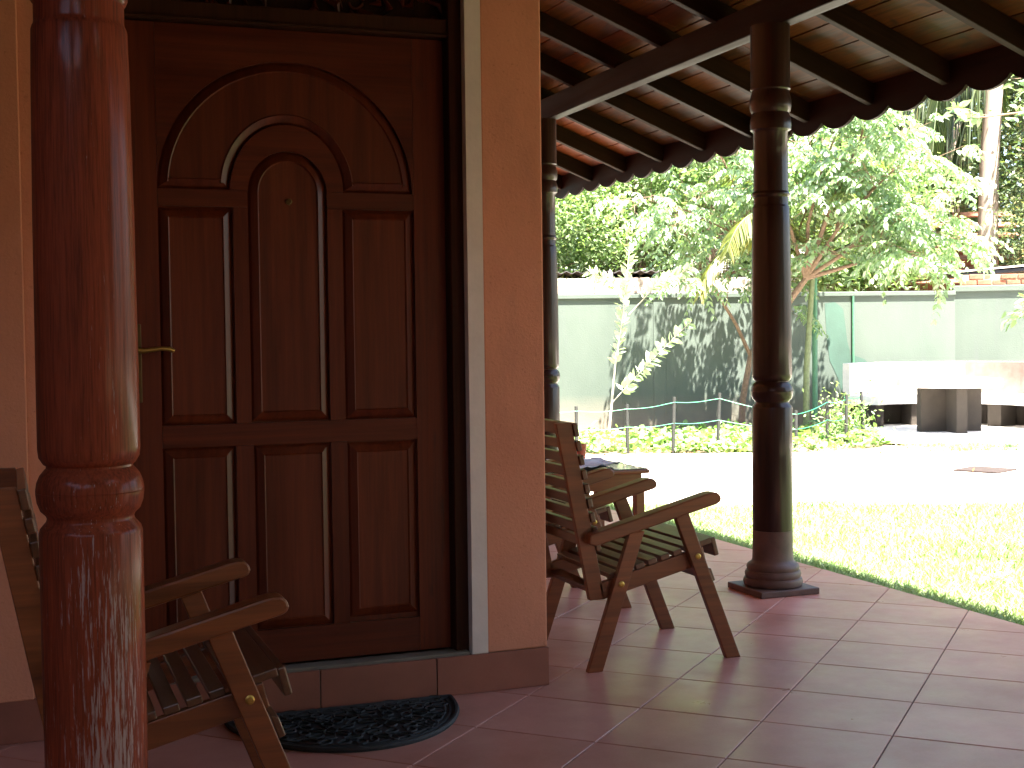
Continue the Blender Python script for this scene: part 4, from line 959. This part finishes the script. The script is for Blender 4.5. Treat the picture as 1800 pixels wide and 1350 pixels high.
# small garden palm against the wall, arching yellow-tipped fronds
palm('garden_palm', G(3.92, 18.0, GZ), [G(3.92, 18.0, GZ), G(3.93, 18.0, 0.7), G(4.0, 17.9, 2.05)], 0.045, 0.035,
     'young palm by the wall with yellow tipped fronds arching over it', 'palm_stem', 'frond_y',
     [(100, 40, 2.0, 1.05, 0.36, 0.5), (125, 55, 1.9, 1.1, 0.36, 0.45), (-110, 40, 2.1, 1.0, 0.42, 0.35), (-130, 55, 2.2, 1.0, 0.42, 0.35), (-80, 70, 2.0, 0.8, 0.42, 0.3), (75, 74, 2.0, 0.8, 0.4, 0.3), (170, 65, 1.8, 1.0, 0.36, 0.3), (20, 75, 2.0, 0.7, 0.38, 0.3)], rings=False)
# leafy tree crowns behind the wall
def crown_tree(name, X, Y, zc, rx, ry, rz, label, mat, n_clump, per, ls, trunk_r, seed, group='trees beyond the garden wall', bark='bark_brown', lw=0.45, zbase=GZ):
    rg = np.random.default_rng(seed); rd = random.Random(seed)
    base = G(X, Y, zbase); t = empty(name, base, label, 'tree', group); b = MB(); B0 = np.array(base)
    c_ = rg.normal(size=(n_clump, 3)); c_ = unit(c_)*rg.uniform(0.25, 1.0, (n_clump, 1))**0.5
    cl = c_*np.array([rx, ry, rz]); world = np.stack([CY*(X+cl[:, 0])+SY*(Y+cl[:, 1]), -SY*(X+cl[:, 0])+CY*(Y+cl[:, 1]), zc+cl[:, 2]], 1)
    top = G(X+rd.uniform(-.3, .3), Y, zc*0.75)
    b.tube([Vector((0, 0, 0)), (top-base)*0.5+Vector((0.05, 0, 0)), top-base], [trunk_r, trunk_r*0.8, trunk_r*0.6], 9)
    for i in range(0, n_clump, max(1, n_clump//22)):
        e = Vector(world[i])-base; s0 = (top-base)*rd.uniform(0.5, 1.0); mid = s0.lerp(e, 0.5)+Vector((rd.uniform(-.2, .2), rd.uniform(-.2, .2), 0.15))
        b.tube([s0, mid, e], [trunk_r*0.4, trunk_r*0.22, 0.01], 5)
    b.build('trunk', bark, t, smooth=True)
    csz = rg.uniform(0.35, 0.75, (n_clump, 1))*(min(rx, rz)*0.42)
    P_ = np.repeat(world, per, 0) + rg.normal(size=(n_clump*per, 3))*np.repeat(csz, per, 0)*np.array([1, 1, 0.65])
    D_ = rg.normal(size=P_.shape)*np.array([1, 1, 0.5]) + np.array([0, 0, -0.45]); n_ = len(P_)
    V, F = quads(P_, D_, ls*rg.uniform(0.7, 1.3, n_), ls*lw*rg.uniform(0.8, 1.2, n_))
    link('crown', npmesh('crown', V-B0[None], F, mat), t); return t
T = [
 ('leafy_tree', 0.2, 21.5, 3.1, 1.7, 1.0, 1.25, 'bright fine leaved tree right above the shed roof at the left end of the wall', 'leaf_b', 70, 260, 0.085, 0.07),
 ('leafy_tree', 1.9, 22.6, 3.4, 1.4, 1.0, 1.4, 'fresh green bushy tree rising behind the sapling beyond the wall', 'leaf_b', 60, 240, 0.09, 0.08),
 ('leafy_tree', 3.6, 21.9, 3.9, 1.3, 0.9, 1.1, 'light green tree crown behind the forked garden tree', 'leaf_b', 50, 200, 0.11, 0.07),
 ('leafy_tree', 5.5, 21.8, 3.0, 1.2, 1.0, 1.3, 'light green tree crown beyond the wall behind the sweeping branches', 'leaf_b', 65, 220, 0.11, 0.08),
 ('leafy_tree', 9.35, 23.0, 3.3, 0.95, 1.2, 1.9, 'fine leaved olive green tree at the right edge beside the coconut palm', 'leaf_c', 80, 240, 0.08, 0.09),
 ('dense_tree', -1.5, 26.5, 4.6, 3.2, 1.6, 3.4, 'dark dense tree at the far left behind the shed', 'leaf_c', 110, 240, 0.15, 0.16),
 ('dense_tree', 2.6, 27.5, 5.2, 3.0, 1.6, 3.8, 'dark dense tree behind the bushy crowns left of the middle column', 'leaf_c', 120, 240, 0.15, 0.16),
 ('dense_tree', 7.0, 28.5, 5.4, 3.0, 1.5, 4.0, 'dark dense tree behind the sweeping branches right of the middle column', 'leaf_c', 120, 240, 0.15, 0.16),
 ('dense_tree', 11.8, 28.0, 5.5, 3.0, 1.5, 4.2, 'dark dense tree behind the palm trunks at the right', 'leaf_c', 120, 240, 0.15, 0.16),
 ('dense_tree', 16.0, 25.0, 4.5, 3.0, 1.5, 3.5, 'dark dense tree outside the right edge of the view', 'leaf_c', 60, 200, 0.15, 0.16)]
for i, a in enumerate(T): crown_tree(*a, seed=100+i)

def hx(x, y): return (CY*x-SY*y, SY*x+CY*y)
for i, (x, y, zc, rx, ry, rz) in enumerate([(-1.5, -1.6, 6.6, 3.6, 3.0, 1.7), (2.0, -3.0, 6.4, 3.0, 3.2, 1.8), (3.2, -6.8, 4.6, 2.6, 2.6, 2.6), (7.5, -7.5, 4.0, 3.2, 2.4, 3.0), (12.5, -6.0, 4.0, 3.2, 2.4, 3.0), (-2.6, 2.2, 7.5, 3.0, 2.6, 1.5), (8.6, -3.4, 4.6, 2.6, 2.6, 2.0)]):  # unseen crowns added behind the viewpoint to block sky and sun
    X_, Y_ = hx(x, y); crown_tree('shade_tree', X_, Y_, zc, rx, ry, rz, ['broad shade tree over the court nearest the house wing corner', 'shade tree overhanging the middle of the house wing roof', 'tall leafy tree beyond the end of the house wing', 'round tree far down the lawn behind the viewpoint', 'round tree farthest out on the lawn behind the viewpoint', 'shade tree behind the side wing roof', 'low crowned tree on the open lawn past the porch corner', 'small shade tree just behind the viewpoint'][i], 'leaf_c', 90, 110, 0.30, 0.2, seed=300+i, group='shade trees behind the viewpoint', lw=0.6)
crown_tree('overhanging_tree', 7.7, 12.5, 5.5, 1.7, 0.9, 0.7, 'tree beside the yard, outside the right edge, dappling the sand', 'leaf_a', 45, 60, 0.14, 0.09, seed=410)
# fallen leaves
def litter(name, X, Y, z, sz, label):
    m_ = len(X); P_ = np.stack([CY*X+SY*Y, -SY*X+CY*Y, np.full(m_, z)+RNG.uniform(0, 0.006, m_)], 1)
    V, F = leaves(P_, RNG.normal(size=P_.shape)*np.array([1, 1, 0.12]), sz*RNG.uniform(0.6, 1.3, m_), sz*0.5*RNG.uniform(0.7, 1.2, m_), 0.2, up=np.array([0, 0, 1.0])+0.25*RNG.normal(size=P_.shape))
    tag(link(name, npmesh(name, V, F, 'dead_leaf')), label, 'leaf litter', kind='stuff')
n_ = 700; litter('fallen_leaves', RNG.uniform(-1, 9, n_), 15.6-np.abs(RNG.normal(0, 1.3, n_)), GZ, 0.06, 'scattered dry leaves on the bright sand yard')
n_ = 160; litter('fallen_leaves', RNG.uniform(0.3, 3.6, n_), RNG.uniform(5.0, 10.0, n_), GZ+0.03, 0.035, 'dry leaf scraps caught in the lawn')
# far wood that closes the view
rg = np.random.default_rng(77); n_ = 60000
X = rg.uniform(-14, 26, n_); Y = 33+rg.normal(0, 0.9, n_)+1.2*np.sin(X*0.9); Z = rg.uniform(0, 1, n_)**0.8*(10.5+1.2*np.sin(X*0.55)+0.8*np.sin(X*1.7))
P_ = np.stack([CY*X+SY*Y, -SY*X+CY*Y, Z], 1); V, F = quads(P_, rg.normal(size=P_.shape)+np.array([0, 0, -0.4]), 0.34*rg.uniform(0.6, 1.3, n_), 0.18*rg.uniform(0.8, 1.2, n_))
tag(link('far_wood', npmesh('far_wood', V, F, 'leaf_c')), 'mass of dark green trees closing the view behind the garden', 'wood', kind='stuff')
# large-leaved branch reaching in from the right, above the table
rnd = random.Random(8)
C = Tree('large_leaved_tree', G(7.9, 15.8, GZ), 'large leaved tree reaching in from the right edge in front of the coconut palm', 'tree', 'bark_brown')
C.limb([G(7.9, 15.8, GZ), G(7.9, 15.8, 2.0), G(7.6, 15.8, 3.2)], 0.09, 0.05, 0, 0)
for q in ([G(7.6, 15.8, 3.2), G(6.9, 15.6, 3.6), G(6.1, 15.5, 3.7), G(5.3, 15.4, 3.6)], [G(7.6, 15.8, 3.2), G(6.8, 15.7, 3.8), G(5.9, 15.6, 4.1)],
          [G(7.6, 15.8, 3.2), G(7.3, 15.6, 4.0), G(6.7, 15.5, 4.5)], [G(7.9, 15.8, 2.0), G(7.1, 15.4, 1.8), G(6.3, 15.2, 1.6), G(5.72, 15.1, 1.45)], [G(7.9, 15.8, 1.6), G(7.0, 15.3, 1.2), G(5.85, 15.1, 0.98)]):
    C.limb(q, 0.03, 0.008, 0, 15 if q[-1].z > 2 else 7, 0.34, rnd)
C.finish(); tp, dr = np.array(C.tips), np.array(C.dirs)
tp = np.repeat(tp, 3, 0)+RNG.normal(size=(len(tp)*3, 3))*0.05; dr = np.repeat(dr, 3, 0)+RNG.normal(size=(len(dr)*3, 3))*0.8+np.array([0, 0, -0.2])
foliage_part('crown', [leaves(tp, dr, RNG.uniform(0.11, 0.17, len(tp)), RNG.uniform(0.05, 0.07, len(tp)), 0.1)], 'leaf_big', C.t)
# shrub in the bed by the corner stakes
sb = empty('shrub', G(4.05, 16.4, GZ), 'small feathery green shrub among the stakes at the bed corner', 'shrub')
n_ = 900; P_ = np.stack([RNG.normal(0, 0.17, n_), RNG.normal(0, 0.15, n_), np.abs(RNG.normal(0.25, 0.17, n_))], 1)
V, F = quads(P_, RNG.normal(size=P_.shape)+np.array([0, 0, 0.2]), 0.07*RNG.uniform(0.6, 1.2, n_), 0.025); link('foliage', npmesh('foliage', V, F, 'bed'), sb)
b = MB(); [b.tube([(0, 0, 0), (random.uniform(-.1, .1), random.uniform(-.1, .1), random.uniform(.3, .5))], 0.006, 5) for _ in range(6)]; b.build('stems', 'bark_brown', sb)
# creeper in the bed, weeds by the pad, lawn
def ground_leaves(name, n_, xr, yr, zs, sz, mat, label, cat_, edge=None):
    X = RNG.uniform(*xr, n_); Y = RNG.uniform(*yr, n_)
    f = np.sin(X*3.1)+np.sin(Y*4.3+X*1.7)+RNG.normal(0, 0.6, n_); k_ = f > -0.7; X, Y = X[k_], Y[k_]
    if edge is not None: k_ = edge(X, Y); X, Y = X[k_], Y[k_]
    m_ = len(X); Z = GZ+np.abs(RNG.normal(0, zs, m_))*(0.6+0.4*np.sin(X*5)*np.sin(Y*4))
    P_ = np.stack([CY*X+SY*Y, -SY*X+CY*Y, Z], 1); D_ = RNG.normal(size=P_.shape)*np.array([1, 1, 0.35])+np.array([0, 0, 0.15])
    V, F = leaves(P_, D_, sz*RNG.uniform(0.6, 1.3, m_), sz*0.75*RNG.uniform(0.7, 1.2, m_), 0.06)
    tag(link(name, npmesh(name, V, F, mat)), label, cat_, kind='stuff')
ground_leaves('creeper', 15000, (-1.5, 4.5), (15.25, 18.2), 0.075, 0.085, 'bed', 'low bright green creeper filling the planting bed along the wall', 'ground cover', lambda X, Y: Y > 15.3+0.9*np.maximum(0, X-3.6)+0.08*np.sin(X*7))
def blades(n_, region, hgt, wd, dens=None):
    """region(n) -> x, y arrays in the house frame"""
    x, y = region(n_); m_ = len(x); P_ = np.stack([x, y, np.full(m_, GZ-0.005)], 1)
    a = RNG.uniform(0, 6.283, m_); S_ = np.stack([np.cos(a), np.sin(a), np.zeros(m_)], 1)
    L_ = RNG.normal(0, 1, (m_, 2))*0.5; Hh = hgt(x, y)*RNG.uniform(0.5, 1.25, m_)
    D_ = np.stack([L_[:, 0], L_[:, 1], np.ones(m_)], 1)*Hh[:, None]; w_ = wd*RNG.uniform(0.7, 1.3, m_)[:, None]
    mid = P_+D_*0.55; tip = P_+D_*np.array([1.5, 1.5, 0.92])
    V = np.stack([P_-S_*w_, P_+S_*w_, mid-S_*w_*0.7, mid+S_*w_*0.7, tip], 1).reshape(-1, 3)
    F = np.array([(0, 1, 3), (0, 3, 2), (2, 3, 4)]); F = (F[None]+(np.arange(m_)*5)[:, None, None]).reshape(-1, 3); return V, F
def inlawn(x, y): 
    X = CY*x-SY*y; Y = SY*x+CY*y; return (Y < 10.6+0.12*np.sin(X*3)+0.05*np.sin(X*11)) & (x > FX+0.05)
def reg_edge(n_):
    x = FX+0.05+np.abs(RNG.normal(0, 0.22, n_)); y = RNG.uniform(3.4, 10.5, n_); k_ = inlawn(x, y); return x[k_], y[k_]
def reg_lawn(n_):
    x = RNG.uniform(FX+0.05, 9.5, n_); y = RNG.uniform(2.5, 10.8, n_); f = np.sin(x*2.3+1)*np.sin(y*1.9)+0.6*np.sin(x*5.1)*np.sin(y*4.7)+RNG.normal(0, 0.5, n_)
    k_ = inlawn(x, y) & (f > -0.75); return x[k_], y[k_]
V, F = cat([blades(38000, reg_edge, lambda x, y: 0.085+0*x, 0.004), blades(150000, reg_lawn, lambda x, y: 0.045+0.02*np.sin(x*3)*np.sin(y*2.6), 0.0038)])
tag(link('grass', npmesh('grass', V, F, 'grass')), 'short sunlit lawn grass with a shaded fringe along the veranda floor', 'grass', kind='stuff')
def reg_far(n_):
    X = RNG.uniform(3.4, 9, n_); Y = RNG.uniform(15.0, 16.0, n_)-0.12*(X-5.5); f = np.sin(X*4)+np.sin(Y*9+X)+RNG.normal(0, 0.5, n_)+(X-5.6)*0.8; k_ = f > 0
    X, Y = X[k_], Y[k_]; return CY*X+SY*Y, -SY*X+CY*Y
V, F = blades(14000, reg_far, lambda x, y: 0.06+0*x, 0.008)
tag(link('grass', npmesh('grass', V, F, 'grass')), 'strip of grass in front of the table paving', 'grass', kind='stuff')
print('tiles', cnt, 'objects', len(bpy.data.objects), 'polys', sum(len(m.polygons) for m in bpy.data.meshes))
